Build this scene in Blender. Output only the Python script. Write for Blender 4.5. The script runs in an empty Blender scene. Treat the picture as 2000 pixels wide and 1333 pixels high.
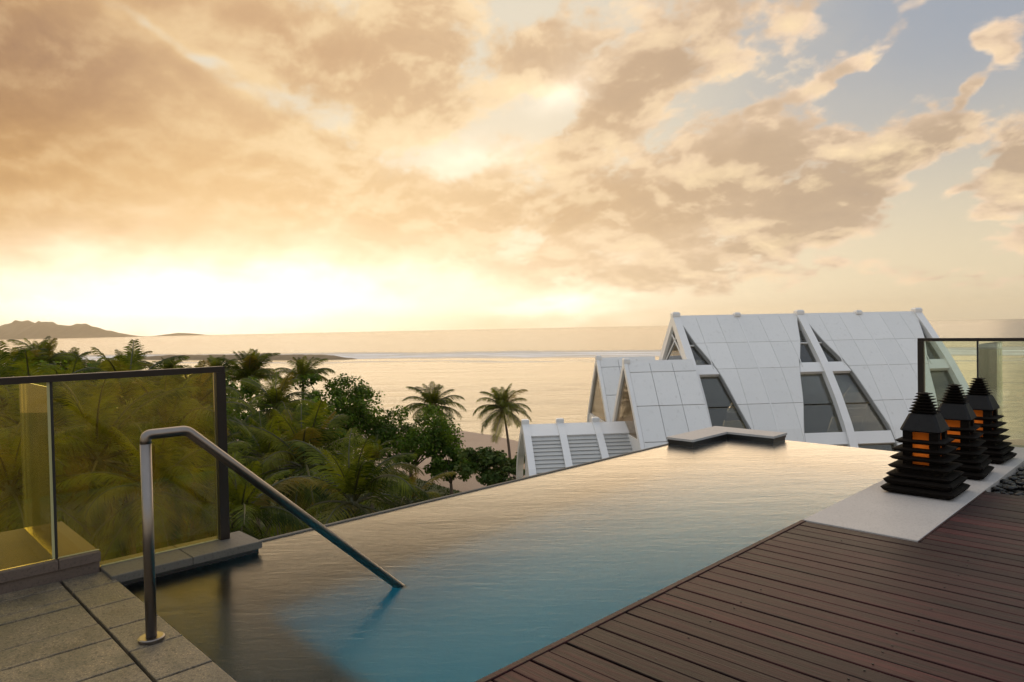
import bpy, bmesh, math, random
from mathutils import Vector, Matrix, Euler
PI = math.pi
R_ = math.radians
scene = bpy.context.scene
COL = scene.collection

# ------------------------------------------------------------------ camera
EYE = Vector((0.0, 0.0, 1.45))
HEADING, PITCH, ROLL, FOCAL = 45.6, -1.087, 1.152, 1350.0   # degrees, degrees, degrees, pixels of a 2000 px wide picture
_h = R_(HEADING)
FWD0 = Vector((-math.sin(_h), math.cos(_h), 0)); RGT0 = Vector((math.cos(_h), math.sin(_h), 0)); UP0 = Vector((0, 0, 1))
_p = R_(PITCH)
FWD = FWD0 * math.cos(_p) + UP0 * math.sin(_p)
_up = UP0 * math.cos(_p) - FWD0 * math.sin(_p)
_r = R_(ROLL)
CX = RGT0 * math.cos(_r) - _up * math.sin(_r)
CY = _up * math.cos(_r) + RGT0 * math.sin(_r)
cam_data = bpy.data.cameras.new("camera")
cam_data.sensor_width = 36.0
cam_data.lens = 36.0 * FOCAL / 2000.0
cam_data.clip_start = 0.05
cam_data.clip_end = 60000.0
cam = bpy.data.objects.new("camera", cam_data)
COL.objects.link(cam)
_m = Matrix((CX, CY, -FWD)).transposed().to_4x4()
_m.translation = EYE
cam.matrix_world = _m
scene.camera = cam

def sight(px, py):
    """Direction in which a point of the photograph is seen."""
    return (CX * (px - 1000.0) - CY * (py - 666.5) + FWD * FOCAL).normalized()

def ground(px, py, z):
    d = sight(px, py)
    return EYE + d * ((z - EYE.z) / d.z)

def deep(px, py, dist):
    d = sight(px, py)
    return EYE + d * (dist / d.dot(FWD0))

def azel(px, py):
    d = sight(px, py)
    return math.degrees(math.atan2(d.dot(RGT0), d.dot(FWD0))), math.degrees(math.asin(d.z))

def lin(r, g, b):
    return tuple(((c / 255.0) / 12.92 if c / 255.0 <= 0.04045 else ((c / 255.0 + 0.055) / 1.055) ** 2.4) for c in (r, g, b))

# ------------------------------------------------------------------ node helper
class NT:
    """Small helper that writes node trees."""
    def __init__(self, tree):
        self.t = tree; self.n = tree.nodes; self.l = tree.links
    def node(self, typ, **kw):
        n = self.n.new(typ)
        for k, v in kw.items(): setattr(n, k, v)
        return n
    def put(self, sock, v):
        if v is None: return
        if isinstance(v, bpy.types.NodeSocket): self.l.new(v, sock)
        elif isinstance(v, (tuple, list, Vector)):
            v = tuple(v)
            if sock.type == 'RGBA' and len(v) == 3: v = v + (1.0,)
            sock.default_value = v
        else:
            if sock.type == 'RGBA': v = (v, v, v, 1)
            elif sock.type == 'VECTOR': v = (v, v, v)
            sock.default_value = v
    def m(self, op, a=None, b=None, c=None, clamp=False):
        n = self.node('ShaderNodeMath', operation=op, use_clamp=clamp)
        for s, v in zip(n.inputs, (a, b, c)): self.put(s, v)
        return n.outputs[0]
    def v(self, op, a=None, b=None, c=None):
        n = self.node('ShaderNodeVectorMath', operation=op)
        for s, v in zip(n.inputs, (a, b, c)): self.put(s, v)
        return n.outputs['Value'] if op in ('DOT_PRODUCT', 'LENGTH', 'DISTANCE') else n.outputs['Vector']
    def scale(self, a, s):
        n = self.node('ShaderNodeVectorMath', operation='SCALE')
        self.put(n.inputs[0], a); self.put(n.inputs['Scale'], s)
        return n.outputs[0]
    def mix(self, f, a, b, blend='MIX'):
        n = self.node('ShaderNodeMix', data_type='RGBA', blend_type=blend)
        self.put(n.inputs[0], f); self.put(n.inputs[6], a); self.put(n.inputs[7], b)
        return n.outputs[2]
    def ss(self, x, lo, hi, a=0.0, b=1.0, kind='SMOOTHSTEP'):
        n = self.node('ShaderNodeMapRange', interpolation_type=kind)
        for s, v in zip(n.inputs, (x, lo, hi, a, b)): self.put(s, v)
        return n.outputs[0]
    def noise(self, vec, scale=1.0, detail=3.0, rough=0.5, dist=0.0, lac=2.0, color=False, dim='3D'):
        n = self.node('ShaderNodeTexNoise', noise_dimensions=dim)
        self.put(n.inputs['Vector'], vec); self.put(n.inputs['Scale'], scale); self.put(n.inputs['Detail'], detail)
        self.put(n.inputs['Roughness'], rough); self.put(n.inputs['Distortion'], dist); self.put(n.inputs['Lacunarity'], lac)
        return n.outputs['Color'] if color else n.outputs[0]
    def comb(self, x, y, z):
        n = self.node('ShaderNodeCombineXYZ')
        for s, v in zip(n.inputs, (x, y, z)): self.put(s, v)
        return n.outputs[0]
    def sep(self, v):
        n = self.node('ShaderNodeSeparateXYZ'); self.put(n.inputs[0], v)
        return n.outputs
    def ramp(self, f, stops, interp='LINEAR'):
        n = self.node('ShaderNodeValToRGB'); e = n.color_ramp.elements; n.color_ramp.interpolation = interp
        while len(e) < len(stops): e.new(0.5)
        for el, (p, c) in zip(e, stops):
            el.position = p; el.color = tuple(c) + (1.0,) if len(c) == 3 else c
        self.put(n.inputs[0], f)
        return n.outputs[0]

# ------------------------------------------------------------------ sky
SUN_AZ, SUN_EL = azel(640, 585)            # where the glow sits behind the clouds
world = bpy.data.worlds.new("World"); scene.world = world; world.use_nodes = True
w = NT(world.node_tree); w.n.clear()
def build_sky():
    STRENGTH = 0.1
    d = w.node('ShaderNodeTexCoord').outputs['Generated']
    f = w.v('DOT_PRODUCT', d, FWD0); r = w.v('DOT_PRODUCT', d, RGT0); z = w.sep(d)[2]
    az = w.m('MULTIPLY', w.m('ARCTAN2', r, f), 180 / PI)
    el = w.m('MULTIPLY', w.m('ARCSINE', z), 180 / PI)
    # coordinates on a flat cloud layer, so that clouds shrink towards the horizon
    inv = w.m('DIVIDE', 1.0, w.m('ADD', w.m('MAXIMUM', z, 0.0), 0.40))
    qa = w.v('DOT_PRODUCT', d, RGT0 * 0.53 - FWD0 * 0.85); qb = w.v('DOT_PRODUCT', d, RGT0 * 0.85 + FWD0 * 0.53)
    q = w.comb(w.m('MULTIPLY', w.m('MULTIPLY', qa, inv), 0.88), w.m('MULTIPLY', qb, inv), 0.0)
    n1 = w.noise(q, 4.6, 9.0, 0.565, 0.12, dim='2D')
    # the same field a little nearer the sun: its difference lights the sunward edges
    sd = RGT0 * math.sin(R_(SUN_AZ)) + FWD0 * math.cos(R_(SUN_AZ))
    q2 = w.v('ADD', q, (sd.dot(RGT0 * 0.53 - FWD0 * 0.85) * 0.88 * 0.05, sd.dot(RGT0 * 0.85 + FWD0 * 0.53) * 0.05, 0))
    n2 = w.noise(q2, 4.6, 6.0, 0.565, 0.12, dim='2D')
    fine = w.noise(q, 14.0, 5.0, 0.60, 0.2, dim='2D')
    vo = w.node('ShaderNodeTexVoronoi', feature='F1', voronoi_dimensions='2D')
    jig = w.v('MULTIPLY_ADD', w.v('SUBTRACT', w.noise(q, 16.0, 3.0, 0.55, color=True, dim='2D'), (0.5, 0.5, 0.5)), (0.09, 0.09, 0.0), q)
    w.put(vo.inputs['Vector'], jig); vo.inputs['Scale'].default_value = 10.0; vo.inputs['Detail'].default_value = 2.0; vo.inputs['Roughness'].default_value = 0.55
    puff = w.m('MULTIPLY_ADD', vo.outputs['Distance'], -1.0, 0.45)
    warp = w.scale(w.v('SUBTRACT', w.noise(q, 6.0, 3.0, 0.55, color=True, dim='2D'), (0.5, 0.5, 0.5)), 6.0)
    uv = w.v('ADD', w.comb(az, el, 1.0), w.v('MULTIPLY', warp, (1.25, 0.55, 0)))
    su, sv, _ = w.sep(uv)
    def blobs(lst, u, v):
        """Sum of soft tilted ellipses given as (x, y, half width, half height, tilt, weight) in photograph terms."""
        total = None
        while len(lst) % 3: lst = lst + [(0, -4000, 10, 10, 0, 0)]
        for i in range(0, len(lst), 3):
            A, B, K, A2, B2, K2, W = [], [], [], [], [], [], []
            for (x, y, rx, ry, rot, wt) in lst[i:i + 3]:
                a0, e0 = azel(x, y); k = 1 / 24.0 * 1.65
                c, s = math.cos(R_(rot)), math.sin(R_(rot))
                A.append(c / (rx * k)); B.append(s / (rx * k)); K.append(-(c * a0 + s * e0) / (rx * k))
                A2.append(-s / (ry * k)); B2.append(c / (ry * k)); K2.append((s * a0 - c * e0) / (ry * k)); W.append(wt)
            a = w.v('MULTIPLY_ADD', u, tuple(A), w.v('MULTIPLY_ADD', v, tuple(B), tuple(K)))
            b = w.v('MULTIPLY_ADD', u, tuple(A2), w.v('MULTIPLY_ADD', v, tuple(B2), tuple(K2)))
            e = w.v('MULTIPLY_ADD', a, a, w.v('MULTIPLY_ADD', b, b, (1, 1, 1)))
            g = w.v('DIVIDE', (1, 1, 1), w.v('MULTIPLY', e, e)); g = w.v('MULTIPLY', g, g)
            s_ = w.v('DOT_PRODUCT', g, tuple(W))
            total = s_ if total is None else w.m('ADD', total, s_)
        return total
    cl = [(100, 270, 480, 280, 0, 1.25), (450, 400, 380, 150, -8, 0.9), (560, 70, 300, 110, -12, 0.70),
          (1240, 150, 270, 150, 20, 1.0), (1060, 400, 340, 100, 8, 0.75), (1400, 380, 360, 85, 15, 1.0),
          (1660, 350, 230, 72, 22, 1.6), (1230, 540, 290, 36, -2, 1.0), (1590, 255, 150, 40, 14, 1.0),
          (1790, 275, 80, 26, 22, 1.0), (1975, 320, 70, 60, 40, 1.1), (1975, 390, 80, 24, 10, 1.1),
          (1995, 465, 90, 28, 5, 1.1), (1770, 30, 85, 38, 25, 1.05), (1920, 65, 34, 24, 0, 1.3),
          (1995, 85, 36, 40, 30, 1.1), (1625, 145, 60, 30, 30, 1.0), (1530, 200, 90, 30, 25, 1.1),
          (1885, 175, 60, 14, 30, 1.2), (1720, 525, 80, 20, 0, 0.8), (1860, 542, 70, 14, 0, 0.7),
          (70, 572, 150, 14, -5, 1.3), (830, 200, 220, 100, -15, 0.60), (30, 490, 300, 50, -6, 0.8),
          (1480, 480, 180, 28, 10, 0.75), (700, 400, 260, 110, 0, 0.6), (780, 40, 200, 80, 0, 0.6),
          (320, 60, 100, 30, -30, -0.55), (410, 122, 40, 22, 0, -0.5), (620, 225, 150, 36, -20, -0.70),
          (930, 125, 90, 40, -30, -0.40), (1070, 60, 190, 90, 10, 0.55), (1040, 20, 60, 24, 20, -0.4), (1060, 232, 60, 42, 0, -1.5),
          (905, 312, 90, 26, 0, -0.6), (1190, 385, 30, 22, 20, -0.6), (1480, 30, 120, 50, 30, 0.40),
          (1555, 362, 36, 26, 30, -0.9), (220, 215, 60, 20, 0, -0.45), (220, 600, 330, 40, 0, -1.0),
          (700, 600, 420, 40, 0, -0.6), (1120, 607, 200, 16, 0, -0.6), (1790, 140, 270, 150, 20, -0.85),
          (1880, 330, 60, 100, -20, -0.75), (1850, 460, 90, 30, 0, -0.4), (1080, 480, 160, 20, 8, -0.35)]
    gl = [(420, 650, 900, 125, 0, 0.80), (600, 540, 480, 200, 0, 0.28), (900, 315, 330, 160, 0, 0.18)]
    ho = [(905, 312, 110, 30, 4, 0.20), (1090, 605, 150, 26, 0, 0.55), (430, 605, 500, 100, 0, 1.0),
          (1085, 185, 80, 36, 10, 0.25)]
    dk = [(1670, 345, 190, 55, 22, 1.0), (1430, 350, 170, 60, 18, 0.75), (1240, 545, 190, 22, 0, 0.5), (1290, 140, 200, 70, 25, 0.65),
          (100, 130, 260, 160, 0, 0.5), (600, 90, 280, 80, -12, 0.3), (1130, 400, 170, 50, 8, 0.5), (1985, 300, 60, 60, 40, 0.7), (1520, 470, 130, 22, 8, 0.5)]
    dens_b = blobs(cl, su, sv)
    el_add = w.ss(el, 26.0, 50.0, 0.0, 0.16)
    calm = w.ss(az, -27.0, -4.0, 0.30, 1.0)
    dens = w.m('ADD', w.m('ADD', dens_b, el_add), w.m('MULTIPLY', calm, w.m('MULTIPLY_ADD', n1, 2.9, -1.50)))
    dens = w.m('ADD', dens, w.m('MULTIPLY', calm, w.m('MULTIPLY_ADD', puff, 0.55, w.m('MULTIPLY_ADD', fine, 0.60, -0.30))))
    dens = w.m('ADD', dens, w.ss(el, 2.6, 0.4, 0.0, -1.2))
    cover = w.ss(dens, -0.02, 0.58)
    thick = w.ss(dens, 0.16, 0.85)
    rim = w.m('MULTIPLY', w.m('SUBTRACT', n1, n2), w.m('MULTIPLY', calm, 5.5))
    # clear sky behind the clouds
    back = w.m('MAXIMUM', w.ss(w.m('ABSOLUTE', az), 48.0, 105.0), w.ss(el, 30.0, 65.0))  # sky behind and overhead, brightened to throw more light on the foreground
    right = w.m('MAXIMUM', w.ss(su, 4.0, 34.0), back)
    high = w.ss(el, 2.0, 21.0)
    blue = w.m('MULTIPLY', w.m('MULTIPLY_ADD', right, 0.66, 0.34), high)
    clear = w.mix(blue, w.mix(w.ss(az, 2.0, 36.0), lin(255, 238, 205), lin(232, 216, 184)), w.mix(back, lin(160, 167, 178), lin(196, 206, 220)))
    nish = w.node('ShaderNodeTexSky', sky_type='NISHITA')
    nish.sun_disc = False; nish.sun_elevation = R_(SUN_EL); nish.sun_rotation = R_(SUN_AZ - HEADING)
    clear = w.mix(0.06, clear, w.v('MULTIPLY', nish.outputs[0], (0.1, 0.1, 0.1)))
    # cloud colours: sunlit thin parts, shaded thick parts, warmer near the sun, mauve and grey away from it
    warm = w.ss(az, 30.0, -22.0)
    lowv = w.ss(el, 20.0, 6.0)
    core = w.mix(warm, lin(197, 173, 146), w.mix(lowv, lin(208, 169, 128), lin(234, 184, 118)))
    core = w.mix(w.ss(az, -20.0, -40.0, 0.0, 0.95), core, w.mix(lowv, lin(150, 114, 90), lin(184, 132, 64)))
    core = w.mix(back, core, lin(238, 234, 232))
    lit = w.mix(warm, lin(252, 222, 194), lin(255, 228, 180))
    lit = w.mix(w.ss(az, -14.0, -38.0, 0.0, 0.8), lit, lin(226, 176, 108))
    lit = w.mix(back, lit, (1.12, 1.05, 0.98))
    side = w.ss(rim, -0.45, 0.45)                                    # 1 on the side turned to the sun
    side = w.m('MULTIPLY_ADD', w.m('MULTIPLY', puff, calm), 0.55, side, clamp=True)
    soft = w.m('MULTIPLY', thick, w.m('MULTIPLY_ADD', side, -0.45, 1.0))
    shade = w.m('ADD', soft, w.m('MULTIPLY', w.m('SUBTRACT', 1.0, side), w.m('MULTIPLY_ADD', thick, -0.55, 0.55)), clamp=True)
    heavy = blobs(dk, su, sv)
    shade = w.m('MULTIPLY_ADD', heavy, 0.55, w.m('MULTIPLY', shade, 0.80), clamp=True)
    ccol = w.mix(shade, lit, w.mix(w.m('MULTIPLY', heavy, 0.5, clamp=True), core, w.v('MULTIPLY', core, (0.78, 0.76, 0.77))))
    ccol = w.mix(w.m('MULTIPLY', w.m('MAXIMUM', rim, 0.0), 0.65, clamp=True), ccol, w.mix(back, lin(255, 228, 184), lin(240, 232, 226)))
    ccol = w.mix(w.m('MULTIPLY', w.m('MAXIMUM', w.m('MULTIPLY', rim, -1.0), 0.0), 0.30, clamp=True), ccol, w.v('MULTIPLY', core, (0.72, 0.72, 0.78)))
    col = w.mix(cover, clear, ccol)
    # sunlight spread through the cloud deck
    glow = blobs(gl, az, el)
    col = w.mix(w.m('MULTIPLY', glow, 1.0, clamp=True), col, (1.12, 0.86, 0.52))
    hot = blobs(ho, su, sv)
    col = w.mix(w.m('MULTIPLY', hot, 1.0, clamp=True), col, (2.1, 1.86, 1.5))
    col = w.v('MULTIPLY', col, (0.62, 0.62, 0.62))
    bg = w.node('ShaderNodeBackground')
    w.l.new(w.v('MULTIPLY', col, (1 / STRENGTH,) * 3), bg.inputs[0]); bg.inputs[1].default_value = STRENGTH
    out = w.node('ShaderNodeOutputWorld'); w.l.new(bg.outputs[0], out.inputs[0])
build_sky()
# ------------------------------------------------------------------ sun, exposure
sun_dir = (RGT0 * math.sin(R_(SUN_AZ)) + FWD0 * math.cos(R_(SUN_AZ))) * math.cos(R_(9.0)) + UP0 * math.sin(R_(9.0))
sun_data = bpy.data.lights.new("sun", 'SUN'); sun_data.energy = 1.1; sun_data.angle = R_(100.0); sun_data.color = (1.0, 0.72, 0.42)
sun = bpy.data.objects.new("sun", sun_data); COL.objects.link(sun)
sun.rotation_euler = (-sun_dir).to_track_quat('-Z', 'Y').to_euler()
scene.view_settings.view_transform = 'Standard'; scene.view_settings.look = 'None'
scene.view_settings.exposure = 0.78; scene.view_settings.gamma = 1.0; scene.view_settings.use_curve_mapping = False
scene.cycles.use_denoising = True
scene.cycles.max_bounces = 10; scene.cycles.transparent_max_bounces = 24
scene.cycles.sample_clamp_indirect = 6.0

# ------------------------------------------------------------------ mesh helpers
class MB:
    def __init__(self): self.v = []; self.f = []
    def add(self, vs, fs):
        o = len(self.v); self.v += [tuple(p) for p in vs]; self.f += [tuple(i + o for i in f) for f in fs]
        return self
    def box(self, x0, x1, y0, y1, z0, z1, c=0.0):
        """Box; with c > 0 its upper edges are chamfered."""
        if c <= 0:
            vs = [(x, y, z) for z in (z0, z1) for (x, y) in ((x0, y0), (x1, y0), (x1, y1), (x0, y1))]
            return self.add(vs, [(3, 2, 1, 0), (4, 5, 6, 7)] + [(i, (i + 1) % 4, 4 + (i + 1) % 4, 4 + i) for i in range(4)])
        vs = []
        for z, k in ((z0, 0), (z1 - c, 0), (z1, c)):
            vs += [(x0 + k, y0 + k, z), (x1 - k, y0 + k, z), (x1 - k, y1 - k, z), (x0 + k, y1 - k, z)]
        fs = [(3, 2, 1, 0), (8, 9, 10, 11)]
        for l in (0, 4): fs += [(l + i, l + (i + 1) % 4, l + 4 + (i + 1) % 4, l + 4 + i) for i in range(4)]
        return self.add(vs, fs)
    def loft(self, rings, close=True, caps=True):
        n = len(rings[0]); vs = [p for r in rings for p in r]; fs = []
        for k in range(len(rings) - 1):
            for i in range(n if close else n - 1):
                j = (i + 1) % n
                fs.append((k * n + i, k * n + j, (k + 1) * n + j, (k + 1) * n + i))
        if caps and close:
            fs.append(tuple(reversed(range(n)))); fs.append(tuple((len(rings) - 1) * n + i for i in range(n)))
        return self.add(vs, fs)
    def tube(self, pts, radii, n=10, caps=True):
        pts = [Vector(p) for p in pts]; rings = []
        if not isinstance(radii, (list, tuple)): radii = [radii] * len(pts)
        up = Vector((0, 0, 1)); prev = None
        for i, p in enumerate(pts):
            t = (pts[min(i + 1, len(pts) - 1)] - pts[max(i - 1, 0)]).normalized()
            if prev is None:
                a = t.cross(up if abs(t.z) < 0.9 else Vector((1, 0, 0))).normalized()
            else:
                a = (prev - t * prev.dot(t)).normalized()
            prev = a; b = t.cross(a)
            rings.append([p + (a * math.cos(2 * PI * k / n) + b * math.sin(2 * PI * k / n)) * radii[i] for k in range(n)])
        return self.loft(rings, True, caps)
    def mesh(self, name, mat=None, smooth=False):
        me = bpy.data.meshes.new(name); me.from_pydata(self.v, [], self.f); me.update()
        if mat: me.materials.append(mat)
        if smooth: me.polygons.foreach_set('use_smooth', [True] * len(me.polygons)); me.update()
        return me
    def build(self, name, mat, parent=None, smooth=False, loc=None):
        o = bpy.data.objects.new(name, self.mesh(name, mat, smooth)); COL.objects.link(o)
        if loc: o.location = loc
        if parent: o.parent = parent
        return o

def tidy(o):
    bm = bmesh.new(); bm.from_mesh(o.data); bmesh.ops.recalc_face_normals(bm, faces=bm.faces); bm.to_mesh(o.data); bm.free()
    return o
def empty(name, loc=(0, 0, 0)):
    o = bpy.data.objects.new(name, None); o.empty_display_size = 0.2; o.location = loc; COL.objects.link(o); return o
def tag(o, label=None, cat=None, group=None, kind=None):
    if label: o['label'] = label
    if cat: o['category'] = cat
    if group: o['group'] = group
    if kind: o['kind'] = kind
    return o
def place(mesh, name, parent=None, loc=(0, 0, 0), rot=(0, 0, 0), sc=(1, 1, 1)):
    o = bpy.data.objects.new(name, mesh); COL.objects.link(o)
    o.location = loc; o.rotation_euler = rot; o.scale = sc
    if parent: o.parent = parent
    return o

# ------------------------------------------------------------------ materials
MATS = {}
def new_mat(name):
    m = bpy.data.materials.new(name); m.use_nodes = True
    t = NT(m.node_tree); b = m.node_tree.nodes['Principled BSDF']
    MATS[name] = m
    return m, t, b
def bump(t, b, h, strength=0.3, dist=0.01):
    n = t.node('ShaderNodeBump'); t.put(n.inputs['Strength'], strength); t.put(n.inputs['Distance'], dist); t.put(n.inputs['Height'], h)
    t.l.new(n.outputs[0], b.inputs['Normal'])
def pos(t): return t.node('ShaderNodeNewGeometry').outputs['Position']
def objrand(t): return t.node('ShaderNodeObjectInfo').outputs['Random']

def simple(name, col, rough=0.5, metal=0.0, var=0.15, scale=4.0, bumps=0.0, bscale=40.0, spec=0.5):
    m, t, b = new_mat(name)
    p = pos(t); n = t.noise(p, scale, 5, 0.6)
    c = t.mix(n, tuple(x * (1 - var) for x in col), tuple(min(1, x * (1 + var)) for x in col))
    t.put(b.inputs['Base Color'], c); t.put(b.inputs['Metallic'], metal); t.put(b.inputs['Specular IOR Level'], spec)
    t.put(b.inputs['Roughness'], t.m('MULTIPLY_ADD', n, 0.2, rough - 0.1))
    if bumps: bump(t, b, t.noise(p, bscale, 4, 0.6), bumps, 0.01)
    return m

def mat_tile():
    m, t, b = new_mat('granite_tile')
    p = pos(t); r = objrand(t)
    sp = t.noise(p, 120.0, 2, 0.8); sp2 = t.noise(p, 46.0, 4, 0.8); big = t.noise(p, 5.0, 5, 0.65)
    base = t.mix(t.ss(big, 0.32, 0.68), (0.105, 0.096, 0.084), (0.235, 0.195, 0.140))
    base = t.mix(t.m('MULTIPLY_ADD', r, 0.45, -0.1, clamp=True), base, (0.135, 0.118, 0.098))
    base = t.mix(t.ss(sp, 0.52, 0.66), base, t.v('MULTIPLY', base, (2.1, 1.95, 1.7)))
    base = t.mix(t.ss(sp2, 0.50, 0.62), base, t.v('MULTIPLY', base, (0.45, 0.45, 0.48)))
    stain = t.ss(t.noise(p, 2.2, 6, 0.7), 0.52, 0.72)
    base = t.mix(t.m('MULTIPLY', stain, 0.7), base, t.v('MULTIPLY', base, (0.45, 0.42, 0.42)))
    base = t.v('MULTIPLY', base, (0.80, 0.76, 0.69))
    t.put(b.inputs['Base Color'], base); t.put(b.inputs['Roughness'], t.m('MULTIPLY_ADD', big, 0.35, 0.42))
    bump(t, b, t.m('ADD', sp2, t.m('MULTIPLY', sp, 0.6)), 0.55, 0.004)
    return m
def mat_wood():
    m, t, b = new_mat('deck_wood')
    r = objrand(t); p = pos(t)
    q = t.v('ADD', t.v('MULTIPLY', p, (1.0, 16.0, 16.0)), t.comb(t.m('MULTIPLY', r, 91.0), t.m('MULTIPLY', r, 37.0), 0))
    g = t.noise(q, 2.2, 8, 0.66, 0.4); g2 = t.noise(t.v('MULTIPLY', q, (1, 4, 4)), 2.0, 4, 0.7)
    worn = t.noise(p, 1.7, 5, 0.62)
    c = t.mix(t.ss(g, 0.30, 0.72), (0.006, 0.0018, 0.0024), (0.066, 0.0170, 0.0180))
    c = t.mix(t.ss(r, 0.0, 1.0, 0.0, 1.0), c, t.v('MULTIPLY', c, (0.40, 0.38, 0.43)))
    c = t.mix(t.ss(t.m('FRACT', t.m('MULTIPLY', r, 7.3)), 0.70, 0.95), c, t.v('MULTIPLY', c, (1.65, 1.5, 1.45)))
    c = t.mix(t.m('MULTIPLY', t.ss(g2, 0.55, 0.75), 0.5), c, (0.008, 0.004, 0.004))
    c = t.mix(t.m('MULTIPLY', t.ss(worn, 0.45, 0.75), 0.24), c, (0.088, 0.036, 0.033))
    t.put(b.inputs['Base Color'], c)
    t.put(b.inputs['Roughness'], t.m('ADD', t.m('MULTIPLY_ADD', g, 0.22, 0.30), t.m('MULTIPLY', worn, 0.18)))
    b.inputs['Specular IOR Level'].default_value = 0.20
    bump(t, b, t.m('ADD', g, t.m('MULTIPLY', g2, 0.5)), 0.6, 0.005)
    return m
def mat_water():
    m, t, b = new_mat('pool_water'); t.n.remove(b)
    p = pos(t)
    a = t.v('DOT_PRODUCT', p, RGT0); d = t.v('DOT_PRODUCT', p, FWD0)
    q = t.comb(t.m('MULTIPLY', a, 0.8), t.m('MULTIPLY', d, 2.6), 0.0)
    n1 = t.noise(q, 7.0, 6, 0.62, 0.5); n2 = t.noise(q, 1.3, 3, 0.5, 0.3); n3 = t.noise(q, 24.0, 3, 0.6, 0.4)
    h = t.m('ADD', t.m('ADD', n1, t.m('MULTIPLY', n2, 1.6)), t.m('MULTIPLY', n3, 0.22))
    bn = t.node('ShaderNodeBump'); t.put(bn.inputs['Strength'], 0.40); t.put(bn.inputs['Distance'], 0.0048); t.put(bn.inputs['Height'], h)
    fr = t.node('ShaderNodeFresnel'); fr.inputs[0].default_value = 1.333; t.l.new(bn.outputs[0], fr.inputs[1])
    f = t.m('MULTIPLY', t.m('POWER', fr.outputs[0], 2.4), 8.0, clamp=True)      # the fine chop lifts grazing reflection
    rf = t.node('ShaderNodeBsdfRefraction'); t.put(rf.inputs[0], (0.86, 0.97, 0.98)); rf.inputs['IOR'].default_value = 1.333; rf.inputs['Roughness'].default_value = 0.34
    gl = t.node('ShaderNodeBsdfGlossy'); t.put(gl.inputs[0], (1, 1, 1)); gl.inputs['Roughness'].default_value = 0.20
    for n in (rf, gl): t.l.new(bn.outputs[0], n.inputs['Normal'])
    mx = t.node('ShaderNodeMixShader'); t.put(mx.inputs[0], f); t.l.new(rf.outputs[0], mx.inputs[1]); t.l.new(gl.outputs[0], mx.inputs[2])
    t.l.new(mx.outputs[0], m.node_tree.nodes['Material Output'].inputs[0])
    return m
def mat_sea():
    m, t, b = new_mat('sea_water')
    p = pos(t)
    a = t.v('DOT_PRODUCT', p, RGT0); d = t.v('DOT_PRODUCT', p, FWD0)
    # line of the reef: distance seaward of the breaking wave
    A = Vector((-354.0, 216.0, 0)); B = Vector((-199.0, 296.0, 0)); u = (B - A).normalized(); nrm = Vector((-u.y, u.x, 0))
    sea = t.m('SUBTRACT', t.v('DOT_PRODUCT', p, nrm), nrm.dot(A))
    along = t.v('DOT_PRODUCT', p, u)
    wig = t.noise(t.comb(t.m('MULTIPLY', along, 0.012), 0.0, 0.0), 1.0, 4, 0.6)
    s2 = t.m('ADD', sea, t.m('MULTIPLY_ADD', wig, 60.0, -30.0))
    fo = t.noise(t.comb(t.m('MULTIPLY', along, 0.02), t.m('MULTIPLY', sea, 0.10), 0.0), 1.0, 6, 0.65)
    band = t.m('MULTIPLY', t.ss(s2, -40.0, -8.0), t.ss(s2, 85.0, 25.0))
    foam = t.m('MULTIPLY', band, t.ss(fo, 0.34, 0.56))
    s3 = t.m('ADD', sea, t.m('MULTIPLY_ADD', wig, 90.0, 20.0))
    foam2 = t.m('MULTIPLY', t.m('MULTIPLY', t.ss(s3, -12.0, 0.0), t.ss(s3, 14.0, 4.0)), t.ss(fo, 0.44, 0.6))
    foam = t.m('MAXIMUM', foam, t.m('MULTIPLY', foam2, 0.6))
    lag = t.ss(sea, 10.0, -40.0)
    base = t.mix(lag, (0.13, 0.115, 0.085), (0.30, 0.235, 0.14))
    patch = t.noise(t.comb(t.m('MULTIPLY', along, 0.008), t.m('MULTIPLY', sea, 0.03), 0.0), 1.0, 5, 0.6)
    base = t.mix(t.m('MULTIPLY', t.ss(patch, 0.5, 0.68), lag), base, (0.17, 0.135, 0.085))
    lines = t.noise(t.comb(t.m('MULTIPLY', along, 0.006), t.m('MULTIPLY', sea, 0.11), 3.0), 1.0, 4, 0.55, 0.3)
    base = t.mix(t.m('MULTIPLY', t.ss(lines, 0.58, 0.68), 0.75), base, (0.055, 0.050, 0.040))
    base = t.mix(foam, base, (0.80, 0.80, 0.80))
    t.put(b.inputs['Base Color'], base)
    t.put(b.inputs['Roughness'], t.mix(foam, 0.22, 0.8)); t.put(b.inputs['IOR'], 1.33)
    q = t.comb(a, t.m('MULTIPLY', d, 1.4), 0.0)
    h = t.m('ADD', t.m('MULTIPLY', t.noise(q, 0.22, 6, 0.62, 0.5), 2.6), t.m('MULTIPLY', t.noise(t.v('MULTIPLY', q, (1, 1.8, 1)), 0.030, 4, 0.6, 0.5), 9.0))
    bump(t, b, h, t.mix(lag, 0.45, 0.20), 0.5)
    return m
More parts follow.
